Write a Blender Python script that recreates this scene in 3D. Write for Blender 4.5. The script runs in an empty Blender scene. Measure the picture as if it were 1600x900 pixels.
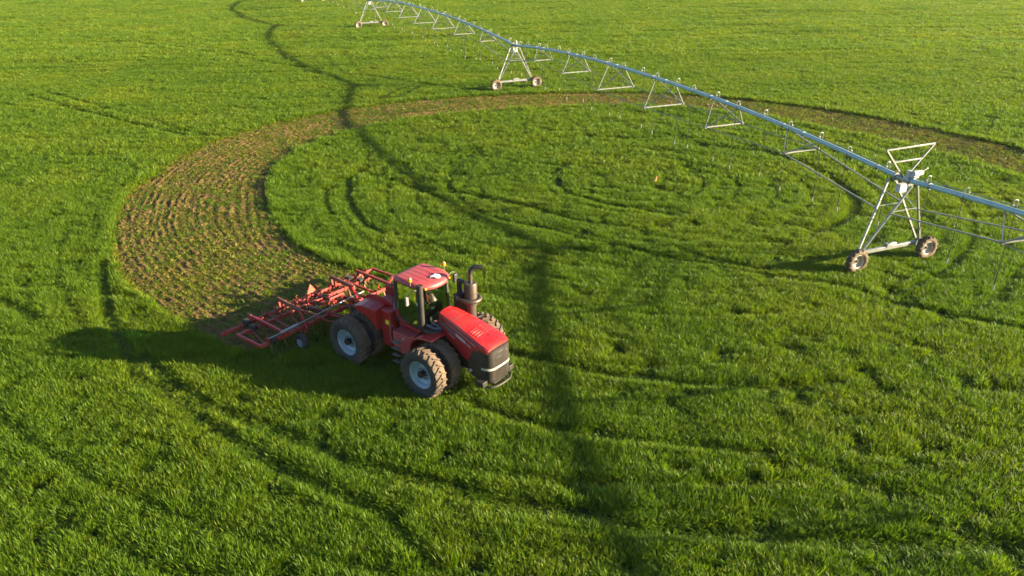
SKY_S, SUN_S, EXPO, DENOISE = .058, 5.0, 2.32, True
NRES, NGRN, NCLOD = 210000, 42000, 34000
import bpy, bmesh, math, random
import numpy as np
from mathutils import Vector, Matrix, Euler
random.seed(7); rng = np.random.default_rng(11)
S = bpy.context.scene
COL = S.collection
R = math.radians

# ---------------------------------------------------------------- materials
def new_mat(name):
    m = bpy.data.materials.new(name); m.use_nodes = True
    return m, m.node_tree.nodes, m.node_tree.links, m.node_tree.nodes['Principled BSDF']

def ramp(n, l, src, stops):
    r = n.new('ShaderNodeValToRGB'); l.new(src, r.inputs[0])
    e = r.color_ramp.elements
    while len(e) > len(stops): e.remove(e[-1])
    while len(e) < len(stops): e.new(1.0)
    for k, (p, c) in enumerate(stops):
        e[k].position = p; e[k].color = (c[0], c[1], c[2], 1)
    return r.outputs[0]

def noise(n, l, scale, detail=4, rough=.6, coord='Object'):
    tc = n.new('ShaderNodeTexCoord'); t = n.new('ShaderNodeTexNoise')
    t.inputs['Scale'].default_value = scale; t.inputs['Detail'].default_value = detail
    t.inputs['Roughness'].default_value = rough
    l.new(tc.outputs[coord], t.inputs['Vector'])
    return t.outputs['Fac']

def bump(n, l, src, b, strength, dist):
    u = n.new('ShaderNodeBump'); u.inputs['Strength'].default_value = strength
    u.inputs['Distance'].default_value = dist
    l.new(src, u.inputs['Height']); l.new(u.outputs[0], b.inputs['Normal'])

def surf(name, c1, c2, scale=6, rough=.5, metal=0, lo=.35, hi=.7, coat=0, bmp=0):
    """a painted, metal or rubber surface with wear or dust in large uneven patches"""
    m, n, l, b = new_mat(name)
    f = noise(n, l, scale, 6, .65)
    l.new(ramp(n, l, f, [(lo, c1), (hi, c2)]), b.inputs['Base Color'])
    b.inputs['Roughness'].default_value = rough; b.inputs['Metallic'].default_value = metal
    f2 = noise(n, l, scale*3.1, 5, .7)
    mr = n.new('ShaderNodeMapRange'); l.new(f2, mr.inputs[0])
    mr.inputs[3].default_value = max(.05, rough-.12); mr.inputs[4].default_value = min(1, rough+.16)
    l.new(mr.outputs[0], b.inputs['Roughness'])
    if coat: b.inputs['Coat Weight'].default_value = coat; b.inputs['Coat Roughness'].default_value = .15
    if bmp: bump(n, l, f2, b, bmp, .02)
    return m

M = {}
M['red'] = surf('red_paint', (.36, .009, .012), (.29, .032, .028), 2.1, .38, 0, .42, .74, .12)
M['red_dusty_sky'] = surf('dusty_red_paint_sky_sheen', (.40, .045, .05), (.34, .085, .075), 1.2, .45, 0, .35, .75)  # dusty red, lightened to carry the sky's reflection
M['red_worn'] = surf('worn_red_paint', (.27, .016, .013), (.20, .055, .032), 2.2, .52, 0, .38, .72)
M['rust'] = surf('brown_worn_steel', (.15, .075, .05), (.20, .06, .038), 3, .6, .2, .35, .7)
M['black'] = surf('black_plastic', (.018, .018, .02), (.05, .043, .036), 3, .5)
M['grille'] = surf('dusty_black_grille', (.013, .012, .012), (.038, .030, .023), 2, .55)
M['engine'] = surf('greasy_dark_metal', (.012, .012, .013), (.05, .04, .032), 5, .6, .3)
M['tyre'] = surf('tyre_rubber', (.022, .022, .024), (.07, .055, .042), 2.2, .75, 0, .38, .8, 0, .3)
M['tread'] = surf('dusty_tread_rubber', (.045, .035, .028), (.15, .10, .062), 1.6, .85, 0, .3, .65, 0, .4)
M['tyre_tan'] = surf('mud_coated_rubber', (.042, .031, .022), (.155, .105, .064), 2.2, .88, 0, .3, .6, 0, .4)
M['rim'] = surf('silver_rim_paint_sky_tint', (.30, .38, .44), (.22, .28, .32), 1.8, .34, .15)  # blue of the reflected sky is mixed into the silver
M['rim_pale'] = surf('pale_dusty_rim', (.45, .43, .39), (.30, .24, .18), 4, .5, .2)
M['galv'] = surf('galvanised_steel', (.30, .305, .30), (.215, .215, .20), 5, .42, .55, .35, .7)
M['galv_pipe_sky'] = surf('galvanised_pipe_sky_tint', (.36, .50, .51), (.27, .38, .41), 1.5, .5, .25, .35, .7)  # zinc grey tinted teal for the sky it mirrors
M['galv_dull'] = surf('dull_galvanised_rod', (.30, .32, .32), (.22, .23, .22), 5, .5, .5)
M['exhaust'] = surf('brown_heat_stained_steel', (.085, .062, .052), (.13, .095, .072), 4, .45, .5)
M['steel'] = surf('bright_steel', (.24, .24, .235), (.17, .165, .15), 6, .5, .5)
M['hose'] = surf('black_rubber_hose', (.015, .016, .017), (.04, .038, .035), 6, .5)
M['white'] = surf('white_plastic', (.50, .49, .47), (.38, .36, .33), 7, .45)
M['nozzle'] = surf('weathered_nozzle_plastic', (.34, .33, .31), (.26, .25, .23), 9, .5)
M['paper'] = surf('white_paper', (.85, .86, .88), (.80, .80, .80), 9, .8)
M['sticker'] = surf('yellow_sticker', (.80, .66, .04), (.72, .56, .05), 6, .5)
M['decal_grey'] = surf('grey_decal', (.10, .105, .12), (.13, .125, .13), 8, .4)
M['decal_silver'] = surf('silver_decal', (.52, .54, .58), (.45, .46, .48), 8, .3, .3)
M['light'] = surf('pale_headlamp_glass', (.46, .45, .40), (.36, .33, .28), 5, .2, .1)
M['smv'] = surf('fluorescent_orange_red', (.58, .035, .012), (.50, .06, .025), 6, .6)
M['cone'] = surf('faded_orange_plastic', (.80, .34, .14), (.72, .24, .09), 6, .6)
M['seat'] = surf('grey_seat_cloth', (.16, .15, .14), (.24, .22, .19), 9, .9)
M['interior'] = surf('dark_cab_trim', (.03, .032, .032), (.06, .06, .055), 5, .7)
M['blue_hose'] = surf('blue_grey_hose', (.10, .15, .20), (.05, .07, .10), 8, .5)

def mk_amber():
    m, n, l, b = new_mat('amber_lens')
    b.inputs['Base Color'].default_value = (.9, .30, .01, 1); b.inputs['Roughness'].default_value = .25
    b.inputs['Transmission Weight'].default_value = .25
    return m
M['amber'] = mk_amber()
def mk_glass():
    m = bpy.data.materials.new('green_tinted_cab_glass'); m.use_nodes = True
    n, l = m.node_tree.nodes, m.node_tree.links
    for x in list(n): n.remove(x)
    o = n.new('ShaderNodeOutputMaterial'); t = n.new('ShaderNodeBsdfTransparent'); g = n.new('ShaderNodeBsdfGlossy')
    t.inputs[0].default_value = (.38, .54, .45, 1); g.inputs['Roughness'].default_value = .03
    f = n.new('ShaderNodeFresnel'); f.inputs[0].default_value = 1.5
    x = n.new('ShaderNodeMixShader'); mt = n.new('ShaderNodeMath'); mt.operation = 'MULTIPLY_ADD'
    mt.inputs[1].default_value = 1.1; mt.inputs[2].default_value = .03; mt.use_clamp = True
    l.new(f.outputs[0], mt.inputs[0]); l.new(mt.outputs[0], x.inputs[0])
    l.new(t.outputs[0], x.inputs[1]); l.new(g.outputs[0], x.inputs[2]); l.new(x.outputs[0], o.inputs[0])
    return m
M['glass'] = mk_glass()

def mk_leaf(name, cols, trans, tint):
    """leaves: hue varies leaf by leaf and in field-sized patches (world position noise)"""
    m = bpy.data.materials.new(name); m.use_nodes = True
    n, l = m.node_tree.nodes, m.node_tree.links
    b = n['Principled BSDF']; o = n['Material Output']
    g = n.new('ShaderNodeNewGeometry')
    base = ramp(n, l, g.outputs['Random Per Island'], cols)
    t = n.new('ShaderNodeTexNoise'); t.inputs['Scale'].default_value = .11; t.inputs['Detail'].default_value = 5
    t.inputs['Roughness'].default_value = .7
    l.new(g.outputs['Position'], t.inputs['Vector'])
    patch = ramp(n, l, t.outputs['Fac'], [(.32, tint[0]), (.5, (1, 1, 1)), (.68, tint[1])])
    mx = n.new('ShaderNodeMix'); mx.data_type = 'RGBA'; mx.blend_type = 'MULTIPLY'; mx.inputs[0].default_value = 1
    l.new(base, mx.inputs['A']); l.new(patch, mx.inputs['B'])
    col = mx.outputs['Result']
    l.new(col, b.inputs['Base Color']); b.inputs['Roughness'].default_value = .5
    b.inputs['Specular IOR Level'].default_value = .22
    tr = n.new('ShaderNodeBsdfTranslucent')
    br = n.new('ShaderNodeMix'); br.data_type = 'RGBA'; br.blend_type = 'MULTIPLY'; br.inputs[0].default_value = 1
    l.new(col, br.inputs['A']); br.inputs['B'].default_value = (1.7, 1.7, .4, 1)
    l.new(br.outputs['Result'], tr.inputs['Color'])
    ms = n.new('ShaderNodeMixShader'); ms.inputs[0].default_value = trans
    l.new(b.outputs[0], ms.inputs[1]); l.new(tr.outputs[0], ms.inputs[2]); l.new(ms.outputs[0], o.inputs['Surface'])
    return m
M['leaf'] = mk_leaf('crop_leaf', [(0, (.055, .120, .006)), (.45, (.095, .170, .006)), (.86, (.145, .205, .008)), (1.0, (.20, .21, .014))],
                    .40, ((.74, .86, .8), (1.35, 1.1, 1.0)))
M['residue'] = mk_leaf('uprooted_leaf', [(0, (.08, .12, .010)), (.45, (.15, .175, .014)), (.78, (.24, .19, .03)), (1, (.26, .15, .055))],
                       .3, ((.9, .9, .9), (1.1, 1.05, 1)))
M['clod'] = surf('dry_soil_clod', (.10, .060, .024), (.20, .128, .055), 3, .95, 0, .3, .7, 0, .6)

def mk_ground(name, stops, sc1, sc2):
    m, n, l, b = new_mat(name)
    g = n.new('ShaderNodeNewGeometry')
    t = n.new('ShaderNodeTexNoise'); t.inputs['Scale'].default_value = sc1; t.inputs['Detail'].default_value = 8
    t.inputs['Roughness'].default_value = .75; l.new(g.outputs['Position'], t.inputs['Vector'])
    t2 = n.new('ShaderNodeTexNoise'); t2.inputs['Scale'].default_value = sc2; t2.inputs['Detail'].default_value = 6
    l.new(g.outputs['Position'], t2.inputs['Vector'])
    l.new(ramp(n, l, t.outputs['Fac'], stops), b.inputs['Base Color'])
    b.inputs['Roughness'].default_value = .95; b.inputs['Specular IOR Level'].default_value = .15
    bump(n, l, t2.outputs['Fac'], b, .7, .05)
    return m
M['field'] = mk_ground('field_under_crop', [(.3, (.016, .030, .007)), (.55, (.026, .046, .009)), (.75, (.05, .048, .02))], .9, 6)
M['soil'] = mk_ground('tilled_soil', [(.3, (.058, .034, .012)), (.5, (.125, .074, .024)), (.66, (.125, .098, .024))], 3.5, 9)

# ---------------------------------------------------------------- mesh builder
class MB:
    def __init__(s): s.v = []; s.f = []; s.mi = []; s.k = 0
    def add(s, v, f):
        o = len(s.v); s.v += [tuple(p) for p in v]
        for q in f: s.f.append(tuple(o+i for i in q)); s.mi.append(s.k)
        return s
    def hexa(s, p):  # 8 corners: bottom 0-3 ccw, top 4-7
        return s.add(p, [(3, 2, 1, 0), (4, 5, 6, 7), (0, 1, 5, 4), (1, 2, 6, 5), (2, 3, 7, 6), (3, 0, 4, 7)])
    def box(s, c, d):
        x, y, z = c; a, b, h = d[0]/2, d[1]/2, d[2]/2
        return s.hexa([(x-a, y-b, z-h), (x+a, y-b, z-h), (x+a, y+b, z-h), (x-a, y+b, z-h),
                       (x-a, y-b, z+h), (x+a, y-b, z+h), (x+a, y+b, z+h), (x-a, y+b, z+h)])
    def beam(s, a, b, w, h=None, up=(0, 0, 1)):
        h = h or w; a = Vector(a); b = Vector(b); d = (b-a).normalized(); up = Vector(up)
        if abs(d.dot(up)) > .98: up = Vector((1, 0, 0))
        sx = d.cross(up).normalized()*(w/2); sz = sx.cross(d).normalized()*(h/2)
        return s.hexa([a-sx-sz, a+sx-sz, b+sx-sz, b-sx-sz, a-sx+sz, a+sx+sz, b+sx+sz, b-sx+sz])
    def tube(s, pts, r, n=8, caps=True, closed=False):
        P = [Vector(p) for p in pts]; N = len(P); rr = r if isinstance(r, (list, tuple)) else [r]*N
        ref = None; rings = []
        for i in range(N):
            if closed: t = (P[(i+1) % N]-P[i-1]).normalized()
            else: t = (P[min(i+1, N-1)]-P[max(i-1, 0)]).normalized()
            if ref is None:
                ref = Vector((0, 0, 1)) if abs(t.z) < .9 else Vector((1, 0, 0))
            ref = (ref-t*ref.dot(t)).normalized(); bb = t.cross(ref)
            rings.append([P[i]+(ref*math.cos(2*math.pi*k/n)+bb*math.sin(2*math.pi*k/n))*rr[i] for k in range(n)])
        v = [q for g in rings for q in g]; f = []
        for i in range(N if closed else N-1):
            j = (i+1) % N
            for k in range(n):
                k2 = (k+1) % n; f.append((i*n+k, i*n+k2, j*n+k2, j*n+k))
        if caps and not closed: f += [tuple(reversed(range(n))), tuple((N-1)*n+k for k in range(n))]
        return s.add(v, f)
    def prism(s, pa, pb):  # two matching outlines joined
        n = len(pa); f = [tuple(reversed(range(n))), tuple(n+i for i in range(n))]
        f += [(i, (i+1) % n, n+(i+1) % n, n+i) for i in range(n)]
        return s.add(list(pa)+list(pb), f)
    def loft(s, secs, cap=True):  # list of closed outlines
        n = len(secs[0]); v = [q for g in secs for q in g]; f = []
        for i in range(len(secs)-1):
            for k in range(n):
                k2 = (k+1) % n; f.append((i*n+k, i*n+k2, (i+1)*n+k2, (i+1)*n+k))
        if cap: f += [tuple(reversed(range(n))), tuple((len(secs)-1)*n+k for k in range(n))]
        return s.add(v, f)
    def lathe(s, prof, n=40, c=(0, 0, 0), ax='y', close=False):  # prof: (r, t) pairs round an axis
        v = []; m = len(prof)
        for k in range(n):
            a = 2*math.pi*k/n; ca, sa = math.cos(a), math.sin(a)
            for r, t in prof:
                v.append((c[0]+r*ca, c[1]+t, c[2]+r*sa) if ax == 'y' else (c[0]+r*ca, c[1]+r*sa, c[2]+t))
        f = []
        for k in range(n):
            k2 = (k+1) % n
            for i in range(m if close else m-1):
                j = (i+1) % m; f.append((k*m+i, k*m+j, k2*m+j, k2*m+i))
        return s.add(v, f)
    def mesh(s, name, mats, smooth=35, fix=True):
        me = bpy.data.meshes.new(name); me.from_pydata(s.v, [], s.f)
        for m in (mats if isinstance(mats, (list, tuple)) else [mats]): me.materials.append(M[m])
        me.polygons.foreach_set('material_index', s.mi)
        if fix:
            bm = bmesh.new(); bm.from_mesh(me); bmesh.ops.recalc_face_normals(bm, faces=bm.faces); bm.to_mesh(me); bm.free()
        if smooth:
            me.polygons.foreach_set('use_smooth', [True]*len(me.polygons)); me.set_sharp_from_angle(angle=R(smooth))
        me.update(); return me
    def obj(s, name, mats, parent=None, smooth=35, bevel=0, loc=None, rot=None, seg=2):
        o = bpy.data.objects.new(name, s.mesh(name, mats, smooth)); COL.objects.link(o)
        if parent: o.parent = parent
        if loc: o.location = loc
        if rot: o.rotation_euler = rot
        if bevel:
            b = o.modifiers.new('bevel', 'BEVEL'); b.width = bevel; b.segments = seg; b.limit_method = 'ANGLE'; b.angle_limit = R(35)
            b.harden_normals = False
        return o

def thing(name, label, cat, loc=(0, 0, 0), rz=0, group=None):
    o = bpy.data.objects.new(name, None); COL.objects.link(o); o.empty_display_size = .3
    o.location = loc; o.rotation_euler = (0, 0, rz); o['label'] = label; o['category'] = cat
    if group: o['group'] = group
    return o
def copy_tree(o, parent=None):
    c = o.copy(); COL.objects.link(c); c.parent = parent
    for ch in list(o.children): copy_tree(ch, c)
    return c
def text_obj(txt, size, name, mat, parent, loc, rot, ext=.002):
    cu = bpy.data.curves.new(name, 'FONT'); cu.body = txt; cu.size = size; cu.extrude = ext; cu.align_x = 'LEFT'
    tmp = bpy.data.objects.new(name+'_tmp', cu); COL.objects.link(tmp)
    dg = bpy.context.evaluated_depsgraph_get(); dg.update()
    me = bpy.data.meshes.new_from_object(tmp.evaluated_get(dg)); bpy.data.objects.remove(tmp)
    me.name = name; me.materials.clear(); me.materials.append(M[mat])
    o = bpy.data.objects.new(name, me); COL.objects.link(o); o.parent = parent; o.location = loc; o.rotation_euler = rot
    return o

# ---------------------------------------------------------------- camera and light
PITCH, ROLL, HCAM, F = 0.44248562881248166, -0.0096475740470142, 15.049368620955319, 1.2
cd = bpy.data.cameras.new('camera'); cam = bpy.data.objects.new('camera', cd); COL.objects.link(cam)
cd.sensor_width = 36; cd.lens = 36*F*1000/1600; cd.clip_end = 3000; cd.clip_start = .5
fw = Vector((0, math.cos(PITCH), -math.sin(PITCH))); up0 = Vector((0, math.sin(PITCH), math.cos(PITCH))); ri0 = Vector((1, 0, 0))
ri = ri0*math.cos(ROLL)+up0*math.sin(ROLL); up = up0*math.cos(ROLL)-ri0*math.sin(ROLL)
mt = Matrix((ri, up, -fw)).transposed().to_4x4(); mt.translation = (0, 0, HCAM); cam.matrix_world = mt
S.camera = cam

SUN = Vector((4.08, -.50, 1.0)).normalized()      # towards the sun
elev = math.asin(SUN.z); azim = math.atan2(SUN.x, SUN.y)
w = bpy.data.worlds.new('World'); S.world = w; w.use_nodes = True
wn, wl = w.node_tree.nodes, w.node_tree.links
sky = wn.new('ShaderNodeTexSky'); sky.sky_type = 'NISHITA'; sky.sun_disc = False
sky.sun_elevation = elev; sky.sun_rotation = azim; sky.air_density = 1.0; sky.dust_density = .8; sky.ozone_density = 3.0
wl.new(sky.outputs[0], wn['Background'].inputs[0]); wn['Background'].inputs[1].default_value = SKY_S
ld = bpy.data.lights.new('sun', 'SUN'); lo = bpy.data.objects.new('sun', ld); COL.objects.link(lo)
ld.energy = SUN_S; ld.angle = R(.55); ld.color = (1.0, .83, .54)
lo.rotation_euler = (-SUN).to_track_quat('-Z', 'Y').to_euler(); lo.location = (40, -10, 30)
S.view_settings.view_transform = 'Standard'; S.view_settings.look = 'None'; S.view_settings.gamma = 1
S.view_settings.exposure = EXPO
S.render.engine = 'CYCLES'
try:
    S.cycles.max_bounces = 6; S.cycles.diffuse_bounces = 3; S.cycles.transparent_max_bounces = 8; S.cycles.use_denoising = DENOISE
    S.cycles.sample_clamp_indirect = 4; S.cycles.caustics_reflective = False; S.cycles.caustics_refractive = False
except Exception: pass

# warm evening air over the far field
HZ = 0.00011
if HZ:
    hm = bpy.data.materials.new('haze'); hm.use_nodes = True
    for x in list(hm.node_tree.nodes):
        if x.type != 'OUTPUT_MATERIAL': hm.node_tree.nodes.remove(x)
    pv = hm.node_tree.nodes.new('ShaderNodeVolumePrincipled'); pv.inputs['Density'].default_value = HZ
    pv.inputs['Color'].default_value = (1, .96, .85, 1); pv.inputs['Anisotropy'].default_value = .3
    hm.node_tree.links.new(pv.outputs[0], hm.node_tree.nodes['Material Output'].inputs['Volume'])
    M['haze'] = hm
# ---------------------------------------------------------------- the field
def vnoise(x, y, seed=0):
    xi = np.floor(x).astype(np.int64); yi = np.floor(y).astype(np.int64); fx = x-xi; fy = y-yi
    fx = fx*fx*(3-2*fx); fy = fy*fy*(3-2*fy)
    def h(a, b):
        q = (a*374761393+b*668265263+seed*974634777) & 0xffffffff
        q = ((q ^ (q >> 13))*1274126177) & 0xffffffff
        return ((q ^ (q >> 16)) & 0xffff)/65535.
    return (h(xi, yi)*(1-fx)+h(xi+1, yi)*fx)*(1-fy)+(h(xi, yi+1)*(1-fx)+h(xi+1, yi+1)*fx)*fy
def fbm(x, y, s, o=3, seed=0):
    t = 0; a = 1; n = 0
    for k in range(o):
        t = t+a*vnoise(x/s, y/s, seed+k); n += a; a *= .55; s /= 2.1
    return t/n

CX, CY = 5.5, 49.0
IN = [(232.8, 19.86), (228.4, 20.2), (220.5, 20.38), (209.8, 20.46), (194.9, 20.6), (187.9, 20.83), (178.5, 21.39), (170.6, 21.8), (163.2, 22.1),
      (155.2, 22.15), (148.0, 22.0), (134.3, 21.56), (121.4, 20.95), (105.4, 20.4), (88.8, 20.6), (73.4, 21.6), (58.5, 22.1), (43.8, 22.44),
      (29.3, 22.9), (16.8, 24.1), (5.5, 25.56), (-3.9, 27.31), (-15, 29.0)]
OUT = [(232.8, 28.12), (223.0, 28.36), (212.4, 28.67), (200.9, 28.92), (187.0, 29.39), (179.2, 29.5), (168.7, 29.75), (159.3, 29.8), (151.6, 29.5),
       (142.6, 29.1), (134.7, 28.8), (124.8, 28.15), (114.6, 27.4), (101.5, 26.8), (88.0, 26.8), (75.0, 27.3), (66.1, 27.7), (58.4, 27.9),
       (43.5, 28.5), (29.5, 29.3), (19.8, 30.1), (8.3, 31.45), (-4, 33.2), (-15, 35)]
_a = np.array(IN[::-1]); _b = np.array(OUT[::-1])
def rin(th): return np.interp(th, _a[:, 0], _a[:, 1])
def rout(th): return np.interp(th, _b[:, 0], _b[:, 1])
def polar(x, y):
    th = np.degrees(np.arctan2(y-CY, x-CX)) % 360; th = np.where(th > 300, th-360, th)
    return th, np.hypot(x-CX, y-CY)
TRX, TRY, TRH = -3.59, 25.434, -0.6706033
def tloc(x, y):
    dx, dy = x-TRX, y-TRY; c, s = math.cos(TRH), math.sin(TRH)
    return dx*c+dy*s, -dx*s+dy*c
def in_ring(x, y, pad=0.):
    th, r = polar(x, y); lx, ly = tloc(x, y)
    e = (vnoise(x/.5, y/.5, 5)-.5)*.35
    return (th > -15) & (th < 236) & (r > rin(th)-pad+e) & (r < rout(th)+pad+e) & ~((th > 215) & (lx > -4.3))

TRACKS_AND_SHADOWS = [  # (half width, strength, ground points of a wheel track or a cast shadow, pressed into the crop)
 (.30, .9, [(-20.1,34.9),(-18.7,31.9),(-16.9,28.7),(-15.2,26.3),(-13.8,24.1),(-12.8,23.3),(-12.0,22.7),(-10.5,21.5),(-9.3,20.5),(-8.4,19.7),(-7.5,19.1),(-6.4,18.4),(-5.2,17.6),(-4.2,17.0),(-3.3,16.5)]),
 (.32, .9, [(-14.1,25.5),(-12.8,24.2),(-11.2,22.8),(-9.8,21.9),(-8.6,21.2),(-7.5,20.6),(-5.9,19.7),(-4.9,18.9),(-3.9,18.6),(-3.0,18.3),(-1.4,17.6),(0.0,17.1),(1.4,16.8),(2.4,16.5),(3.4,16.0),(4.9,15.9),(6.4,15.7),(7.9,15.5),(10.9,15.3),(13.4,15.2)]),
 (.24, .9, [(-0.1,25.6),(1.2,25.0),(2.3,24.5),(3.5,24.0),(4.6,23.7),(5.9,23.4),(7.9,23.1),(10.2,23.0),(11.6,23.3)]),
 (.22, .8, [(-1.6,22.3),(-0.7,21.9),(0.6,21.0),(2.0,20.4),(3.0,20.2),(4.0,20.0),(6.0,19.6),(7.9,19.2)]),
 (.2, .7, [(-3.3,16.5),(-2.8,15.6),(-2.2,14.9),(-1.4,14.4)]),
 (.26, .95, [(-9.3,50.9),(-10.2,50.4),(-10.4,48.0),(-9.9,45.0),(-9.2,42.4),(-8.1,40.0),(-6.9,38.5)]),
 (.2, .8, [(-11.4,46.3),(-11.3,45.0),(-10.9,43.3),(-10.1,41.2)]),
 (.22, .75, [(-2.6,53.3),(-3.4,52.5),(-4.1,49.9),(-4.0,47.3),(-3.5,45.3),(-2.6,43.0),(-1.4,41.1),(-0.0,39.9),(1.9,39.0),(3.7,37.4),(5.5,36.3),(7.0,35.1),(9.9,33.8),(12.0,32.6),(13.2,32.1),(15.0,31.3),(16.5,29.7),(18.0,28.6),(19.6,27.7),(22.6,26.0)]),
 (.25, .9, [(-3.5,45.3),(-2.1,44.6),(-0.6,43.6),(1.3,42.3),(3.6,40.1),(6.3,39.1)]),
 (.2, .8, [(-9.8,50.1),(-7.9,48.2),(-5.9,46.1),(-4.2,44.0),(-2.2,41.9)]),  # crop thinned along the line of the pipe's cast shadow
 (.26, .9, [(3.8,51.5),(3.0,48.7),(3.0,46.5),(3.6,44.8),(4.7,43.7),(5.6,42.8),(7.4,41.8),(9.4,40.7)]),
 (.35, 1., [(6.1,58.6),(9.4,57.9),(12.0,58.0),(13.6,57.0),(15.0,55.5),(18.0,53.8),(19.2,51.9),(20.2,50.3),(20.7,47.1),(20.7,44.7),(20.2,42.5),(19.3,40.8),(18.4,39.7),(15.8,37.7)]),
 (.4, .8, [(10.3,54.6),(11.1,54.0),(12.2,53.6)]), (.45, .8, [(11.8,50.2),(12.8,48.4)]), (.4, .8, [(9.2,45.9),(10.2,44.6)]),
 (.3, .9, [(-48.4,77.8),(-39.3,70.1),(-34.5,66.6),(-30.5,63.6),(-25.8,60.5)]),
 (.25, .85, [(-47.1,79.0),(-40.4,73.5),(-32.1,66.7),(-26.3,61.7),(-23.0,59.7)]),
 (.35, .8, [(-88.1,140.0),(-75.0,130.2),(-61.1,118.6),(-52.5,113.9),(-42.9,107.8),(-33.3,99.0),(-26.2,93.3),(-20.2,89.9)]),
 (.3, .7, [(-91.8,146.1),(-71.8,129.9),(-56.9,119.7),(-44.0,110.8),(-32.2,101.0)]),
 (.3, .7, [(-22.7,30.7),(-21.6,29.9),(-20.1,28.8)]), (.35, .7, [(-16.7,86.5),(-10.6,82.4),(-6.3,79.3),(-2.3,76.8)]),  # second strip thins the crop where the tower's shadow falls
 (.22, .7, [(8.4,35.8),(9.7,34.6),(11.6,33.4)]),
]
for rr_, st_ in ((2.2, .5), (3.9, .6), (6.0, .7), (8.2, .55), (10.2, .5), (12.3, .7), (14.2, .4), (16.0, .45), (18.6, .5)):
    TRACKS_AND_SHADOWS.append((.17, st_, [(8.3+rr_*math.cos(q*math.pi/36), 47+rr_*math.sin(q*math.pi/36)) for q in range(73)]))
for rr_, st_ in ((24.5, .35), (31.2, .4), (35.6, .4), (37.2, .4), (40.5, .3), (46., .4), (48., .4)):
    TRACKS_AND_SHADOWS.append((.17, st_, [(CX+rr_*math.cos(math.radians(q)), CY+rr_*math.sin(math.radians(q))) for q in ([195+k*2 for k in range(73)] if rr_ > 30 else [244+k*1.6 for k in range(73)])]))
def track_shadow_amount(x, y):
    amt = np.zeros(len(x))
    for wd, st, P in TRACKS_AND_SHADOWS:
        P = np.array(P); lo_, hi_ = P.min(0)-1, P.max(0)+1
        k = np.where((x > lo_[0]) & (x < hi_[0]) & (y > lo_[1]) & (y < hi_[1]))[0]
        if not len(k): continue
        q = np.c_[x[k], y[k]]; d = np.full(len(k), 9.)
        for a, b in zip(P[:-1], P[1:]):
            ab = b-a; t = np.clip(((q-a)@ab)/(ab@ab), 0, 1)
            d = np.minimum(d, np.hypot(*(q-a-t[:, None]*ab).T))
        ww = wd*(.85+.35*vnoise(x[k]/1.1, y[k]/1.1, 31))*(np.clip(fbm(x[k], y[k], 5., 2, 17)*3-.5, .45, 1) if len(P) == 73 else 1)
        amt[k] = np.maximum(amt[k], st*np.clip((ww*1.25-d)/(ww*.45), 0, 1))
    return amt

# ground sheet
g = MB(); g.add([(-1500, -300, 0), (1500, -300, 0), (1500, 2500, 0), (-1500, 2500, 0)], [(0, 1, 2, 3)])
go = g.obj('ground', 'field', smooth=0); go['kind'] = 'structure'
if HZ:
    hz = MB().box((0, 120, 14.5), (900, 760, 33)).obj('haze', 'haze', smooth=0); hz['kind'] = 'stuff'
# tilled ring: a real ridged surface between its two edges
def build_ring():
    ths = []; t = 232.8+5
    while t > -15:
        ths.append(t); t -= .13 if t > 140 else .3
    ths = np.array(ths); vs = np.linspace(0, 1, 150)
    TH, V = np.meshgrid(ths, vs, indexing='ij')
    r = rin(TH)*(1-V)+rout(TH)*V
    x = CX+r*np.cos(np.radians(TH)); y = CY+r*np.sin(np.radians(TH))
    wob = (vnoise(TH/22., V*2, 9)-.5)*.13
    ph = (V+wob)*19+.5*(fbm(x, y, 1.3, 2, 66)-.5)
    z = .02+.05*(.5+.5*np.cos(2*np.pi*ph))*(.45+vnoise(TH/9., np.floor(ph)+.01, 3)+.3*vnoise(TH/1.2, ph, 4))+.13*(fbm(x, y, .5, 2, 40)-.35)+.09*(fbm(x, y, .17, 2, 44)-.4)
    z = np.maximum(z, .006)*np.clip(np.minimum(V, 1-V)*25, 0.1, 1)
    lx, ly = tloc(x, y)
    keep = ~((TH > 215) & (lx > -4.2))
    n0, n1 = x.shape; idx = np.arange(n0*n1).reshape(n0, n1)
    a, b, c, d = idx[:-1, :-1], idx[1:, :-1], idx[1:, 1:], idx[:-1, 1:]
    ok = (keep[:-1, :-1] & keep[1:, :-1] & keep[1:, 1:] & keep[:-1, 1:]).ravel()
    F_ = np.stack([a.ravel(), b.ravel(), c.ravel(), d.ravel()], 1)[ok]
    me = bpy.data.meshes.new('tilled_soil_ring'); me.from_pydata(np.stack([x.ravel(), y.ravel(), z.ravel()+.004], 1).tolist(), [], F_.tolist())
    me.materials.append(M['soil']); me.polygons.foreach_set('use_smooth', [True]*len(me.polygons)); me.update()
    o = bpy.data.objects.new('tilled_soil_ring', me); COL.objects.link(o); o['kind'] = 'structure'
build_ring()

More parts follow.
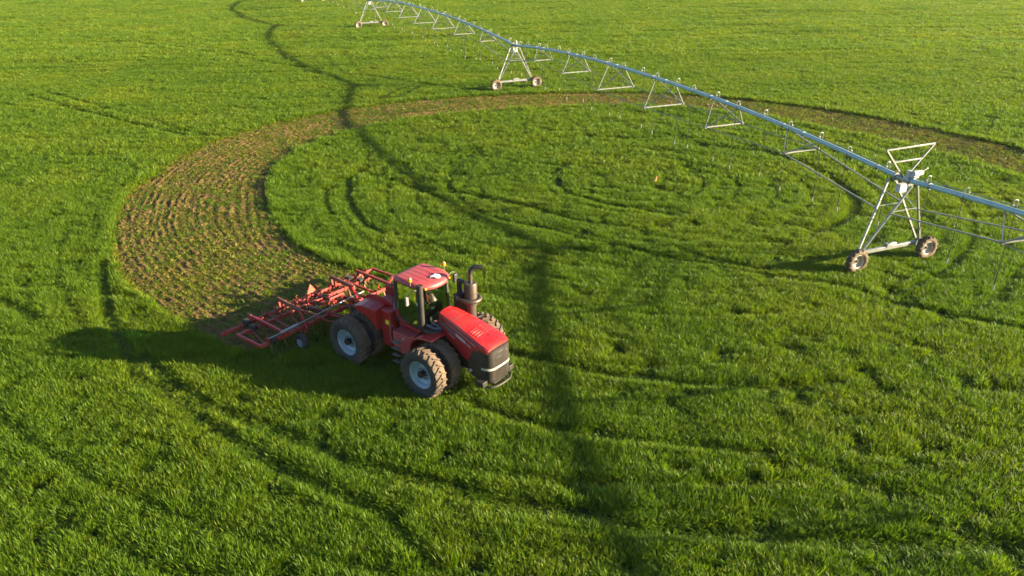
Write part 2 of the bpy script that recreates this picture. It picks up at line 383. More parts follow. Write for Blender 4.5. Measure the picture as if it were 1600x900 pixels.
# plants: prototypes live in collections that are not part of the scene
def blade(mb, x, y, h, wd, az, lean, curl, n=3, tipz=None):
    c, s = math.cos(az), math.sin(az); pts = []; px, py, pz = x, y, 0.; a = lean
    for k in range(n+1):
        pts.append((px, py, pz)); st = h/n
        px += st*math.sin(a)*c; py += st*math.sin(a)*s; pz += st*math.cos(a); a += curl
        if pz < .015: pz = .015
    tw = az+math.pi/2+random.uniform(-.7, .7); wx, wy = math.cos(tw)*wd/2, math.sin(tw)*wd/2
    v = []; prof = [.6, 1., .9, .7, .4]
    for k in range(n):
        q = pts[k]; ws = prof[min(k, 4)]; v += [(q[0]-wx*ws, q[1]-wy*ws, q[2]), (q[0]+wx*ws, q[1]+wy*ws, q[2])]
    v.append(pts[n]); f = [(2*k, 2*k+1, 2*k+3, 2*k+2) for k in range(n-1)]; f.append((2*n-2, 2*n-1, 2*n))
    mb.add(v, f)
def clump(name, nb, rad, h, wd, mat, lean=(.05, .6), curl=(.1, .45), seg=3):
    mb = MB()
    for _ in range(nb):
        a = random.uniform(0, 6.283); r = rad*math.sqrt(random.random())
        az = a+random.uniform(-1.3, 1.3)
        blade(mb, r*math.cos(a), r*math.sin(a), h*random.uniform(.6, 1.15), wd*random.uniform(.7, 1.3), az,
              random.uniform(*lean), random.uniform(*curl), seg)
    me = mb.mesh(name, mat, 0, False)
    return bpy.data.objects.new(name, me)
def clod(name, n):
    mb = MB()
    for _ in range(n):
        bm = bmesh.new(); bmesh.ops.create_icosphere(bm, subdivisions=1, radius=random.uniform(.02, .065))
        sx, sy = random.uniform(.7, 1.4), random.uniform(.7, 1.3); ox, oy = random.uniform(-.16, .16), random.uniform(-.16, .16)
        v = [(q.co.x*sx*random.uniform(.75, 1.25)+ox, q.co.y*sy*random.uniform(.75, 1.25)+oy, q.co.z*random.uniform(.6, 1.1)+.015) for q in bm.verts]
        mb.add(v, [tuple(q.index for q in f.verts) for f in bm.faces]); bm.free()
    me = mb.mesh(name, 'clod', 30, True)
    return bpy.data.objects.new(name, me)
def proto_collection(name, objs):
    c = bpy.data.collections.new(name)
    for o in objs: c.objects.link(o)
    return c
def scatter(name, x, y, z, rot, scl, idx, coll, tilt=None):
    me = bpy.data.meshes.new(name); n = len(x)
    me.vertices.add(n); me.vertices.foreach_set('co', np.stack([x, y, z], 1).astype(np.float32).ravel())
    for nm, arr, ty in (('a_rot', rot, 'FLOAT'), ('a_tilt', tilt if tilt is not None else np.zeros(n), 'FLOAT')):
        at = me.attributes.new(nm, ty, 'POINT'); at.data.foreach_set('value', np.asarray(arr, np.float32))
    at = me.attributes.new('a_scl', 'FLOAT_VECTOR', 'POINT'); at.data.foreach_set('vector', np.asarray(scl, np.float32).ravel())
    at = me.attributes.new('a_idx', 'INT', 'POINT'); at.data.foreach_set('value', np.asarray(idx, np.int32))
    o = bpy.data.objects.new(name, me); COL.objects.link(o); o['kind'] = 'stuff'
    ng = bpy.data.node_groups.new(name, 'GeometryNodeTree')
    ng.interface.new_socket('Geometry', in_out='INPUT', socket_type='NodeSocketGeometry')
    ng.interface.new_socket('Geometry', in_out='OUTPUT', socket_type='NodeSocketGeometry')
    N, L_ = ng.nodes, ng.links
    i = N.new('NodeGroupInput'); u = N.new('NodeGroupOutput'); ip = N.new('GeometryNodeInstanceOnPoints')
    ci = N.new('GeometryNodeCollectionInfo'); ci.inputs['Collection'].default_value = coll
    ci.inputs['Separate Children'].default_value = True; ci.inputs['Reset Children'].default_value = True
    L_.new(i.outputs[0], ip.inputs['Points']); L_.new(ci.outputs[0], ip.inputs['Instance'])
    ip.inputs['Pick Instance'].default_value = True
    def attr(nm, ty):
        a = N.new('GeometryNodeInputNamedAttribute'); a.data_type = ty; a.inputs[0].default_value = nm; return a.outputs[0]
    L_.new(attr('a_idx', 'INT'), ip.inputs['Instance Index'])
    cx = N.new('ShaderNodeCombineXYZ'); L_.new(attr('a_rot', 'FLOAT'), cx.inputs[2]); L_.new(attr('a_tilt', 'FLOAT'), cx.inputs[0])
    L_.new(cx.outputs[0], ip.inputs['Rotation']); L_.new(attr('a_scl', 'FLOAT_VECTOR'), ip.inputs['Scale'])
    L_.new(ip.outputs[0], u.inputs[0])
    md = o.modifiers.new('scatter', 'NODES'); md.node_group = ng
    return o

def jitter_grid(y0, y1, sp, margin=7, k=.74):
    ys = np.arange(y0, y1, sp*.9); X = []; Y = []
    for yy in ys:
        hw = k*yy+margin; xs = np.arange(-hw, hw, sp)
        X.append(xs); Y.append(np.full(len(xs), yy))
    X = np.concatenate(X); Y = np.concatenate(Y)
    return X+rng.uniform(-.55, .55, len(X))*sp, Y+rng.uniform(-.55, .55, len(X))*sp
plants = proto_collection('crop', [clump('tuft_a%02d' % k, 42, .12, .25, .0165, 'leaf', (.0, .7), (.10, .6), 3) for k in range(9)] +
    [clump('tuft_b%02d' % k, 80, .26, .29, .026, 'leaf', (.05, .85), (.15, .6), 3) for k in range(6)] +
    [clump('tuft_c%02d' % k, 120, .54, .34, .05, 'leaf', (.05, .85), (.15, .6), 2) for k in range(6)])

def crop(y0, y1, sp, i0, nv, base):
    x, y = jitter_grid(y0, y1, sp)
    ok = ~in_ring(x, y)
    lx, ly = tloc(x, y)
    for wx in (-1.917, 1.917):
        for wy in (-1.65, -.88, .88, 1.65): ok &= ~((abs(lx-wx) < .42) & (abs(ly-wy) < .3))
    ok &= ~((lx < -3.9) & (lx > -5.2) & (abs(ly) < 4.0) & (rng.random(len(x)) < .55))
    x, y = x[ok], y[ok]
    ta = track_shadow_amount(x, y)
    th, r = polar(x, y)
    # gaps, thin and thick places, lodged streaks
    n1 = fbm(x, y, 1.5, 3, 1); n2 = fbm((x+y*.1)*.16, (y-x*.1)*1.25, 2.2, 3, 7); n3 = vnoise(x/.42, y/.42, 15)
    row = np.cos(2*np.pi*(r+.5*fbm(x, y, 6., 2, 91))/1.35)*np.clip(fbm(x, y, 5., 2, 92)*2-.5, 0, 1)*np.where(r > rout(th), 1, .3)
    h = base*(.52+.44*n1+.52*n2+.36*n3+.10*row-.04)
    hole = np.clip((.39-fbm(x, y*1.5, 1.0, 2, 77))*7, 0, 1)*.75
    far_ = np.clip((y-50)/60, 0, 1)
    hole = np.maximum(hole, far_*np.clip((.40-fbm((x+y*.15)*.14, (y-x*.15)*.8, 2.0, 3, 133))*7, 0, .75))
    inner = (r < rin(th)) & (r < 21)
    swirl = np.clip((.42-fbm(r*1.0, th*.10, .9, 3, 55))*5, 0, 1)*.6
    hole = np.where(inner, np.maximum(hole, swirl), hole)
    lx, ly = tloc(x, y)
    pressed = (np.abs(ly) > .5) & (np.abs(ly) < 2.0) & (lx > -4.3) & (lx < 2.1)
    h = np.where(pressed, h*.6, h)
    edge = np.exp(-(np.minimum(np.abs(r-rin(th)), np.abs(r-rout(th)))/.7)**2)*((th > -15) & (th < 236)); h = h*(1+.35*edge)
    keep = rng.random(len(x)) > np.maximum(ta*.42, hole*.85)
    h = h*(1-.66*ta)*(1-.5*hole)
    x, y, h = x[keep], y[keep], h[keep]
    n = len(x); ws = rng.uniform(.75, 1.35, n)
    return x, y, np.zeros(n), rng.uniform(0, 6.283, n), np.stack([ws, ws, h], 1), rng.integers(0, nv, n)+i0, rng.normal(0, .16, n)
QL = 1.0
parts_ = [crop(8, 47, .155*QL, 0, 9, 1.22), crop(47, 98, .27*QL, 9, 6, 1.15), crop(98, 300, .50*QL, 15, 6, 1.15)]
cat_ = [np.concatenate(q) for q in zip(*parts_)]
co = scatter('crop_plants', *cat_[:6], plants, cat_[6])
co['label'] = 'green leafy crop covering the field round the tilled ring'; co['category'] = 'crop'

# torn-up plants and clods on the tilled ring
def ring_points(n, ridge):
    th = rng.uniform(-14, 238, n*2); v = rng.uniform(0.01, .99, n*2)
    ph = (v+(vnoise(th/22., v*2, 9)-.5)*.13)*19
    wgt = .5+.5*np.cos(2*np.pi*ph); k = rng.random(n*2) < (.45+.55*wgt if ridge else .75)
    th, v, wgt = th[k][:n], v[k][:n], wgt[k][:n]
    r = rin(th)*(1-v)+rout(th)*v
    x = CX+r*np.cos(np.radians(th)); y = CY+r*np.sin(np.radians(th)); lx, ly = tloc(x, y)
    ok = ~((th > 215) & (lx > -4.3)); x, y, wgt = x[ok], y[ok], wgt[ok]
    return x, y, wgt
res = proto_collection('residue', [clump('torn_a%02d' % k, 15, .10, .15, .028, 'residue', (.4, 1.4), (.2, .9), 3) for k in range(7)] +
    [clump('torn_b%02d' % k, 14, .11, .22, .022, 'leaf', (.4, 1.3), (.1, .5), 3) for k in range(5)])
cl = proto_collection('clods', [clod('clod_%02d' % k, 9) for k in range(6)])
def ring_pts(n, i0, nv, ridge, s0, s1, z0, seed):
    x, y, wg = ring_points(n, ridge)
    dens = fbm(x, y, 1.6, 3, seed); k = rng.random(len(x)) < np.clip((dens-.28)*2.6, .12, 1); x, y, wg = x[k], y[k], wg[k]
    m = len(x); s = rng.uniform(s0, s1, m)
    return x, y, z0+.06*wg, rng.uniform(0, 6.283, m), np.stack([s, s, s*rng.uniform(.4, .85, m)], 1), rng.integers(0, nv, m)+i0, rng.normal(0, .3, m)
def edge_pts(n):   # dragged plants on both cut edges; yellow outer row paints the sunlit rim
    th = rng.uniform(60, 236, n); out_ = rng.random(n) < .6; off = np.abs(rng.normal(0, .16, n))
    r = np.where(out_, rout(th)+off-.05, rin(th)+.05+off); x = CX+r*np.cos(np.radians(th)); y = CY+r*np.sin(np.radians(th))
    lx, ly = tloc(x, y); k = ~((th > 215) & (lx > -4.3)); x, y, o_ = x[k], y[k], out_[k]; m = len(x); s = rng.uniform(.9, 1.6, m)
    return x, y, np.zeros(m), rng.uniform(0, 6.283, m), np.stack([s, s, np.where(o_, s*1.6, s*.5)], 1), rng.integers(0, 7, m), rng.normal(0, .2, m)
q = [np.concatenate(v) for v in zip(ring_pts(NRES, 0, 7, True, .6, 1.3, .0, 60), ring_pts(NGRN, 7, 5, True, .6, 1.3, .0, 90), edge_pts(9000))]
o = scatter('torn_crop_residue', *q[:6], res, q[6])
o['label'] = 'yellowing torn-up crop leaves strewn over the tilled ring'; o['category'] = 'crop residue'
q = ring_pts(NCLOD, 0, 6, False, .5, 1.25, -.01, 120)
o = scatter('soil_clods', *q[:6], cl, q[6])
o['label'] = 'brown soil clods turned up in the tilled ring'; o['category'] = 'soil clods'
# ---------------------------------------------------------------- wheels shared by the machines
def tyre_mb(r, wd, rim_r, lugs, lug_h, lug_w, mi_side=0, mi_tread=1, sweep=.42):
    mb = MB(); h = wd/2; rc = r-lug_h
    prof = [(rim_r, -h*.62), (rim_r+.02, -h*.78), (rim_r+(rc-rim_r)*.35, -h*.97), (rim_r+(rc-rim_r)*.7, -h), (rc-.03, -h*.93)]
    mb.lathe(prof, 48); mb.lathe([(a, -b) for a, b in prof], 48)
    mb.k = mi_tread
    mb.lathe([(rc-.03, -h*.93), (rc, -h*.7), (rc+.008, 0), (rc, h*.7), (rc-.03, h*.93)], 48)
    for sgn in (-1, 1):
        for i in range(lugs):
            a0 = 2*math.pi*(i+(.5 if sgn > 0 else 0))/lugs; secs = []
            for t in (0, .33, .66, .9, 1.04):
                y = sgn*(h*(-.06+1.03*t)); a = a0-sweep*t**.85*(2.4/lugs*4.6); da = lug_w/2/r
                top = r-.012*t if t < .95 else r-.05; bot = rc-.035 if t < .95 else rc-.10
                secs.append([((bot*math.cos(a-da)), y, bot*math.sin(a-da)), (bot*math.cos(a+da), y, bot*math.sin(a+da)),
                             (top*math.cos(a+da*.7), y, top*math.sin(a+da*.7)), (top*math.cos(a-da*.7), y, top*math.sin(a-da*.7))])
            mb.loft(secs)
    mb.k = 0
    return mb
def rim_mb(rr, wd, depth, face):   # face: side (+1/-1 along y) that is dished outwards; depth of the dish
    mb = MB(); h = wd/2*.62; s = face
    prof = [(rr+.015, s*h), (rr-.01, s*(h+.012)), (rr-.035, s*(h-.01)), (rr-.05, s*(h-.06)), (rr*.86, s*(h-.075)), (rr*.83, s*(h-.13)),
            (rr*.78, s*(h-depth*.75)), (rr*.60, s*(h-depth)), (rr*.52, s*(h-depth*.86)), (rr*.30, s*(h-depth*.80)), (0.001, s*(h-depth*.80))]
    mb.lathe(prof, 40)
    mb.lathe([(rr+.015, -s*h), (rr-.05, -s*(h-.05)), (rr*.83, -s*h*.3), (rr*.8, s*(h-depth-.03)), (0.001, s*(h-depth-.03))], 32)
    return mb

# ---------------------------------------------------------------- centre pivot
TW = [np.array(q) for q in ((18.135, 34.121), (.537, 78.542), (-22.377, 130.723), (-42.677, 178.153))]
d0 = np.array((.255, -.967)); TW0 = TW[0]+d0/np.hypot(*d0)*47.8
PIPE_H = 4.25
uu = [(TW[1]-TW[0]), (TW[2]-TW[0]), (TW[3]-TW[1]), (TW[3]-TW[2])]; uu = [q/np.hypot(*q) for q in uu]

def tower_wheel_meshes():
    t = tyre_mb(.60, .34, .33, 14, .055, .085, sweep=.30).mesh('tyre', ['tyre_tan', 'tyre_tan'])
    r = rim_mb(.335, .34, .16, 1); rim = r.mesh('wheel', 'rim_pale')
    hb = MB(); hb.lathe([(.07, 0), (.07, .05), (.03, .065), (.001, .065)], 12, (0, -.03, 0)); hub = hb.mesh('hub', 'engine')
    return t, rim, hub
TT, TRM, THB = tower_wheel_meshes()
def make_tower():
    """local frame: x along the pipe (outwards), y across; the wheel line is along y"""
    t = thing('pivot_tower', 'tower', 'irrigation tower')
    b = MB(); b.beam((0, -1.95, .86), (0, 1.95, .86), .14, .18); b.box((0, -1.95, .74), (.18, .2, .34)); b.box((0, 1.95, .74), (.18, .2, .34))
    b.obj('base_beam', 'galv', t, bevel=.012)
    b = MB(); b.box((0, .1, 1.0), (.22, .3, .16)); b.tube([(0, -.35, 1.02), (0, .02, 1.02)], .09, 12); b.obj('drive_motor', 'galv', t, bevel=.01)
    b = MB(); b.tube([(.11, -1.8, .72), (.11, 1.8, .72)], .025, 6); b.obj('drive_shaft', 'galv_dull', t)
    for sy in (-1, 1):
        for sx in (-1, 1):
            a = (sx*.09, sy*1.84, .9); c = (sx*.66, sy*.17, PIPE_H-.12)
            b = MB(); b.beam(a, c, .085, .085, (1, 0, 0)); b.obj('leg', 'galv', t, bevel=.006)
        for k in (.22, .38, .54, .70):
            b = MB(); b.tube([(sx*(.09+.57*k), sy*(1.84-1.67*k), .9+(PIPE_H-1.02)*k) for sx in (-1, 1)], .018, 6)
            b.obj('rung', 'galv_dull', t)
        if sy < 0:
            b = MB(); b.tube([(-.09-.57*.54, -1.84+1.67*.54, .9+3.23*.54), (.66*.9, -1.84+1.67*.8, .9+3.23*.82)], .018, 6)
            b.obj('diagonal_brace', 'galv_dull', t)
        w_ = bpy.data.objects.new('wheel', TRM); COL.objects.link(w_); w_.parent = t; w_.location = (-.27, sy*2.18, .60)
        w_.rotation_euler = (0, random.uniform(0, 3), R(90))
        ty = bpy.data.objects.new('tyre', TT); COL.objects.link(ty); ty.parent = w_
        hb = bpy.data.objects.new('hub', THB); COL.objects.link(hb); hb.parent = w_
    b = MB()
    for k, z in ((.62, 0),):
        q = [(sx*(.09+.57*k), sy*(1.84-1.67*k), .9+3.23*k) for sx, sy in ((-1, -1), (-1, 1), (1, 1), (1, -1))]
        b.tube([q[0], q[1]], .022, 6); b.tube([q[2], q[3]], .022, 6)
    b.obj('cross_brace', 'galv', t)
    b = MB(); b.box((.02, .02, PIPE_H-.42), (.26, .44, .40)); b.obj('control_box', 'white', t, bevel=.02)
    b = MB(); b.tube([(-.22, 0, PIPE_H+.10), (-.22, 0, PIPE_H+.48)], [.13, .10], 12); b.box((-.22, 0, PIPE_H+.12), (.3, .34, .1)); b.obj('valve_cap', 'white', t, bevel=.01)
    b = MB(); b.tube([(-.42, 0, PIPE_H), (.42, 0, PIPE_H)], .15, 14); b.tube([(-.45, 0, PIPE_H), (-.38, 0, PIPE_H)], .23, 14); b.tube([(.38, 0, PIPE_H), (.45, 0, PIPE_H)], .23, 14)
    b.obj('flexible_joint', 'galv', t)
    return t
ANG = [math.atan2(-q[1], -q[0]) for q in uu]    # local x points back towards the camera side, wheels dished that way
tower_labels = ['galvanised pivot tower with inverted triangle frame on top, nearest the tractor',
                'bare pivot tower standing just beyond the tilled ring',
                'pivot tower in the far green crop, its top cut by the picture edge',
                'farthest pivot tower, only its two wheels showing at the top edge']
tw0 = make_tower(); towers = [tw0]
for k in range(1, 4): towers.append(copy_tree(tw0))
for k, t in enumerate(towers):
    t.location = (TW[k][0], TW[k][1], 0); t.rotation_euler = (0, 0, ANG[k]+math.pi); t['label'] = tower_labels[k]; t['group'] = 'towers of the centre pivot'
def flip_y(t):  # nothing to do for the symmetric towers
    return t
# the V-shaped frame and motor on the nearest tower (local y axis points to the left of the pipe line)
b = MB()
for a, c in (((0, 1.42, 5.76), (0, -1.48, 5.78)), ((0, 1.42, 5.76), (0, .12, 4.38)), ((0, -1.48, 5.78), (0, -.14, 4.42)), ((0, .83, 5.14), (0, -.84, 5.14))):
    b.beam(a, c, .07, .07, (1, 0, 0))
b.tube([(0, -.15, 5.78), (0, -.17, 5.96)], .03, 6)
fr = b.obj('top_frame', 'galv', towers[0], bevel=.006); fr['label'] = 'inverted triangular steel frame above the pipe'
b = MB(); b.tube([(-.42, -.55, 4.62), (-.42, -.02, 4.60)], [.12, .15], 14); b.box((-.42, -.1, 4.48), (.3, .3, .16)); b.tube([(-.42, -.5, 4.62), (-.42, -.9, 4.80)], .02, 6)
b.obj('motor', 'white', towers[0], bevel=.01)

def make_span(A, B, nfr, label, half, dep, camber=1.06, part=1.0, first_t=None):
    L_ = float(np.hypot(*(B-A))); ang = math.atan2(B[1]-A[1], B[0]-A[0])
    t = thing('pipe_span', label, 'irrigation span', (A[0], A[1], 0), ang, 'spans of the centre pivot')
    def pz(x): s = x/L_; return PIPE_H+camber*(1-abs(2*s-1)**2.2)
    N = int(40*part); xs = [.35+(L_*part-.7)*k/N for k in range(N+1)]
    b = MB(); b.tube([(x, 0, pz(x)) for x in xs], .112, 18)
    for k in range(1, nfr+1):
        x = L_*k/(nfr+1)
        if x < L_*part: b.tube([(x-.05, 0, pz(x)), (x+.05, 0, pz(x))], .145, 18)
    pipe = b.obj('pipe', 'galv_pipe_sky', t)
    for k in range(nfr+2):   # bolted flange joints
        x = min(max(L_*k/(nfr+1)+1.6, .9), L_-.9)
        if x < L_*part:
            b = MB(); b.tube([(x-.035, 0, pz(x-.035)), (x+.035, 0, pz(x+.035))], .155, 14); b.obj('flange', 'galv_dull', pipe)
    ends = {-1: [], 1: []}; fx = []
    for k in range(nfr):
        x = L_*(k+1)/(nfr+1)
        if x > L_*part-1: continue
        hw, dp = half[k], dep[k]; zb = pz(x)-dp; fx.append((x, hw, zb))
        b = MB()
        b.beam((x, -hw, zb), (x, hw, zb), .07, .07)
        for s in (-1, 1):
            b.beam((x, s*hw, zb), (x-s*1.2, s*.12, pz(x-s*1.2)-.12), .06, .06)
            b.box((x, s*hw, zb), (.14, .12, .12))
        b.obj('truss_frame', 'galv', t, smooth=0)
        for s in (-1, 1):
            b = MB(); b.beam((x, s*hw, zb), (x+s*1.2, s*.08, pz(x+s*1.2)-.12), .045, .045); b.obj('truss_brace', 'galv_dull', t, smooth=0)
    for s in (-1, 1):
        b = MB(); P = [(x, s*hw, zb) for x, hw, zb in fx]
        for a, c in zip(P[:-1], P[1:]): b.tube([a, c], .02, 6)
        b.obj('truss_rod', 'galv_dull', t)
        kk = .60; leg = (sx_ := .40, s*(1.84-1.67*kk), .9+3.23*kk)
        b = MB(); b.beam(P[0], (.42, s*.86, 2.82), .06, .06); b.obj('end_strut', 'galv', t, smooth=0)
        if part >= 1:
            b = MB(); b.beam(P[-1], (L_-.42, s*.86, 2.82), .06, .06); b.obj('end_strut', 'galv', t, smooth=0)
    b = MB(); P = [(x, .05, pz(x)+.185) for x in xs]; b.tube(P, .018, 5); b.obj('cable', 'galv_dull', t)
    return t, L_, pz
def gooseneck_proto():
    b = MB(); pts = [(0, 0, .05)]
    for k in range(9):
        a = math.pi*k/8; pts.append((0, .11-.11*math.cos(a), .20+.10*math.sin(a)))
    pts.append((0, .22, -.02)); b.tube(pts, .017, 7); b.box((0, 0, .08), (.09, .09, .07))
    return b.mesh('gooseneck', 'galv_dull')
GN = gooseneck_proto()
_b = MB(); _b.tube([(0, 0, 0), (0, 0, -1)], .016, 6); HOSE = _b.mesh('drop_hose', 'hose')
_b = MB(); _b.tube([(0, 0, .62), (0, 0, .20)], .024, 7); WEIGHT = _b.mesh('hose_weight', 'hose')
_b = MB(); _b.tube([(0, 0, .20), (0, 0, .12)], .03, 8); _b.tube([(0, 0, .11), (0, 0, .05), (0, 0, -.03), (0, 0, -.06)], [.022, .03, .028, .018], 10); SPR = _b.mesh('sprinkler_head', 'nozzle')
def drops(t, L_, pz, x0, x1, sp, side=1, zend=1.45):
    k = 0; x = x0
    while x < x1:
        ze = zend+random.uniform(-.18, .22); z = pz(x)+.12
        g_ = bpy.data.objects.new('gooseneck', GN); COL.objects.link(g_); g_.parent = t; g_.location = (x, 0, z)
        sd = side if k % 2 else -side
        if sd < 0: g_.rotation_euler = (0, 0, math.pi)
        h = bpy.data.objects.new('drop_hose', HOSE); COL.objects.link(h); h.parent = g_; h.location = (0, .22, -.02); h.scale = (1, 1, z-.02-ze-.2)
        w_ = bpy.data.objects.new('hose_weight', WEIGHT); COL.objects.link(w_); w_.parent = g_; w_.location = (0, .22, ze-z)
        s_ = bpy.data.objects.new('sprinkler_head', SPR); COL.objects.link(s_); s_.parent = g_; s_.location = (0, .22, ze-z)
        x += sp*random.uniform(.93, 1.07); k += 1
H6 = [1.15, 1.36, 1.56, 1.54, 1.27, .9]; D6 = [.93, 1.36, 1.64, 1.62, 1.34, .98]
H7 = [.95, 1.25, 1.45, 1.5, 1.45, 1.25, .95]; D7 = [.9, 1.3, 1.6, 1.7, 1.6, 1.3, .95]
t, L_, pz = make_span(TW[0], TW[1], 6, 'blue-grey pipe span crossing the tilled ring between the two nearest towers', H6, D6)
drops(t, L_, pz, 1.1, L_-1, 2.28)
t, L_, pz = make_span(TW[1], TW[2], 7, 'far pipe span rising from the second tower to the top picture edge', H7, D7)
drops(t, L_, pz, 1.5, L_-1, 2.4)
t, L_, pz = make_span(TW[2], TW[3], 6, 'farthest pipe span beyond the third tower, mostly above the picture', H6, D6)
drops(t, L_, pz, 1.5, L_-1, 2.5)
t, L_, pz = make_span(TW[0], TW0, 6, 'pipe span leaving the picture to the right of the nearest tower', H6, D6)
drops(t, L_, pz, 1.35, L_-1, 2.28, -1)
# small orange marker left standing in the crop at the middle of the ring
t = thing('marker_cone', 'small faded orange cone standing in the crop inside the ring', 'cone', (9.06, 46.96, 0), .4)
b = MB(); b.lathe([(.001, .56), (.03, .56), (.045, .50), (.11, .05), (.115, .03)], 16, ax='z'); o = b.obj('cone_body', 'cone', t, rot=(R(12), R(14), 0))
b = MB(); b.box((0, 0, .02), (.3, .3, .04)); b.obj('cone_base', 'cone', t, bevel=.01, rot=(R(12), R(14), 0))
# ---------------------------------------------------------------- tractor (local x forward, y left)
T = thing('tractor', 'big red articulated tractor on dual wheels pulling a cultivator', 'tractor', (TRX, TRY, 0), TRH)
def rbox(b, x0, x1, y0, y1, z0, z1): return b.box(((x0+x1)/2, (y0+y1)/2, (z0+z1)/2), (abs(x1-x0), abs(y1-y0), abs(z1-z0)))
# wheels: rim is the wheel, tyre and hub under it
ty = tyre_mb(.932, .52, .52, 22, .055, .075, sweep=.34)
TYM = ty.mesh('tyre', ['tyre', 'tread']); RMO = rim_mb(.535, .52, .22, -1).mesh('wheel', 'rim')
_b = MB(); _b.lathe([(.13, 0), (.13, -.16), (.10, -.19), (.001, -.19)], 20, (0, 0, 0))
for k in range(10):
    a = 2*math.pi*k/10; _b.tube([(.2*math.cos(a), .0, .2*math.sin(a)), (.2*math.cos(a), -.045, .2*math.sin(a))], .02, 6)
HBM = _b.mesh('hub', 'engine')
for wx in (-1.917, 1.917):
    for wy in (-1.65, -.88, .88, 1.65):
        w_ = bpy.data.objects.new('wheel', RMO); COL.objects.link(w_); w_.parent = T; w_.location = (wx, wy, .925)
        w_.rotation_euler = (0, random.uniform(0, 6), 0 if wy < 0 else math.pi)
        q = bpy.data.objects.new('tyre', TYM); COL.objects.link(q); q.parent = w_
        q = bpy.data.objects.new('hub', HBM); COL.objects.link(q); q.parent = w_; q.location = (0, -.02, 0)
# frame and axles
b = MB()
for wx in (-1.917, 1.917):
    b.tube([(wx, -1.55, .925), (wx, 1.55, .925)], .12, 14); b.tube([(wx, -.5, .925), (wx, .5, .925)], .24, 16)
rbox(b, .3, 3.7, -.36, .36, .82, 1.35); rbox(b, -3.0, -.35, -.34, .34, .80, 1.30); rbox(b, -.5, .5, -.2, .2, .78, 1.05)
b.tube([(0, 0, .6), (0, 0, 1.5)], .14, 12); rbox(b, -3.25, -2.9, -.42, .42, .72, 1.5); rbox(b, -3.5, -3.0, -.1, .1, .55, .68)
b.obj('chassis', 'engine', T, bevel=.02)
b = MB(); rbox(b, 1.35, 3.6, -.38, .38, 1.3, 2.05)
for k in range(9):
    y = -.40; x = 1.45+k*.2
    b.tube([(x, y, 1.4), (x+.08, y-.03, 1.75), (x+.05, y, 2.0)], .03, 6)
b.tube([(1.4, -.44, 1.5), (2.0, -.47, 1.42), (3.0, -.45, 1.35)], .05, 8)
b.obj('engine_block', 'engine', T, bevel=.02)
# hood: sections from the cab to the nose
def hs(x, hw, zt, zs, crown=.05):  # closed outline at x: side bottom right .. top .. side bottom left
    return [(x, -hw, zs), (x, -hw*1.0, zt-.20), (x, -hw*.985, zt-.09), (x, -hw*.90, zt-.015), (x, -hw*.45, zt+crown*.75), (x, 0, zt+crown),
            (x, hw*.45, zt+crown*.75), (x, hw*.90, zt-.015), (x, hw*.985, zt-.09), (x, hw, zt-.20), (x, hw, zs)]
def lerp(a, c, t): return a+(c-a)*t
def hood_top(x):
    t = (x-1.6)/2.35
    return 2.67-.40*t-.19*t*t
def hood_hw(x): t = (x-1.6)/2.35; return .40+.24*min(1, t*1.12)
b = MB(); secs = []
for x in (1.58, 1.6, 1.9, 2.2, 2.5, 2.8, 3.1, 3.3, 3.48):
    zs = 1.98-.74*(x-1.6)/1.48 if x < 3.08 else 1.24+(x-3.08)/.4*.62
    secs.append(hs(x, hood_hw(x), hood_top(x), min(zs, hood_top(x)-.25)))
for x, k in ((3.62, 1.), (3.80, .985), (3.90, .95), (3.955, .88)):
    secs.append(hs(x, hood_hw(3.6)*k, hood_top(x)-(.0 if x < 3.9 else .02), hood_top(x)-.10 - .12, .045))
b.loft(secs); hood = b.obj('hood', 'red', T, smooth=28)
def on_hood(x, y):   # height of the hood skin
    hw = hood_hw(min(x, 3.6)); f = abs(y)/hw; zt = hood_top(x)
    return zt+.05-.0125*(f/.45) if f < .45 else zt+.0375-.0525*(f-.45)/.45
b = MB()
for s in (-1, 1):
    for k in range(4):
        x = 3.02+k*.105; y0, y1 = (.05, .42)
        p = []
        for y in (s*y0, s*y1):
            z = on_hood(x, y)
            p.append([(x-.035, y, z-.004), (x+.03, y, z-.008), (x+.03, y, z+.022), (x-.02, y, z+.006)])
        b.loft(p)
b.obj('louvre', 'red', hood, smooth=0)
b = MB()
for s in (-1, 1):
    for k in range(4):
        x = 3.065+k*.105
        v = [(x-.008, s*.06, on_hood(x, .06)+.005), (x+.012, s*.06, on_hood(x, .06)+.005), (x+.012, s*.41, on_hood(x, .41)+.005), (x-.008, s*.41, on_hood(x, .41)+.005)]
        b.add(v, [(0, 1, 2, 3)])
rbox(b, 3.46, 3.56, -.012, .012, on_hood(3.5, 0)-.01, on_hood(3.5, 0)+.012)
for s in (-1, 1):   # panel seams
    b.tube([(2.0+.28*k, s*hood_hw(2.0+.28*k)*1.0, hood_top(2.0+.28*k)-.175) for k in range(6)], .006, 4)
b.tube([(2.25, y, on_hood(2.25, y)+.001) for y in (-.36, -.2, 0, .2, .36)], .006, 4)
b.obj('louvre_slot', 'black', hood, smooth=0)
b = MB(); z0 = lambda x, y: on_hood(x, y)+.006
g_ = [(x, y) for x in (3.60, 3.70, 3.84) for y in (-.34, -.17, 0, .17, .34)]
b.add([(x, y, z0(x, y)) for x, y in g_], [(i*5+j, i*5+j+1, i*5+j+6, i*5+j+5) for i in range(2) for j in range(4)])
b.obj('nose_panel', 'red', hood, smooth=0)
b = MB(); b.tube([(1.95+.25*k, -hood_hw(1.95+.25*k)-.004, hood_top(1.95+.25*k)-.20) for k in range(7)], .008, 5); b.obj('trim_line', 'decal_silver', hood)
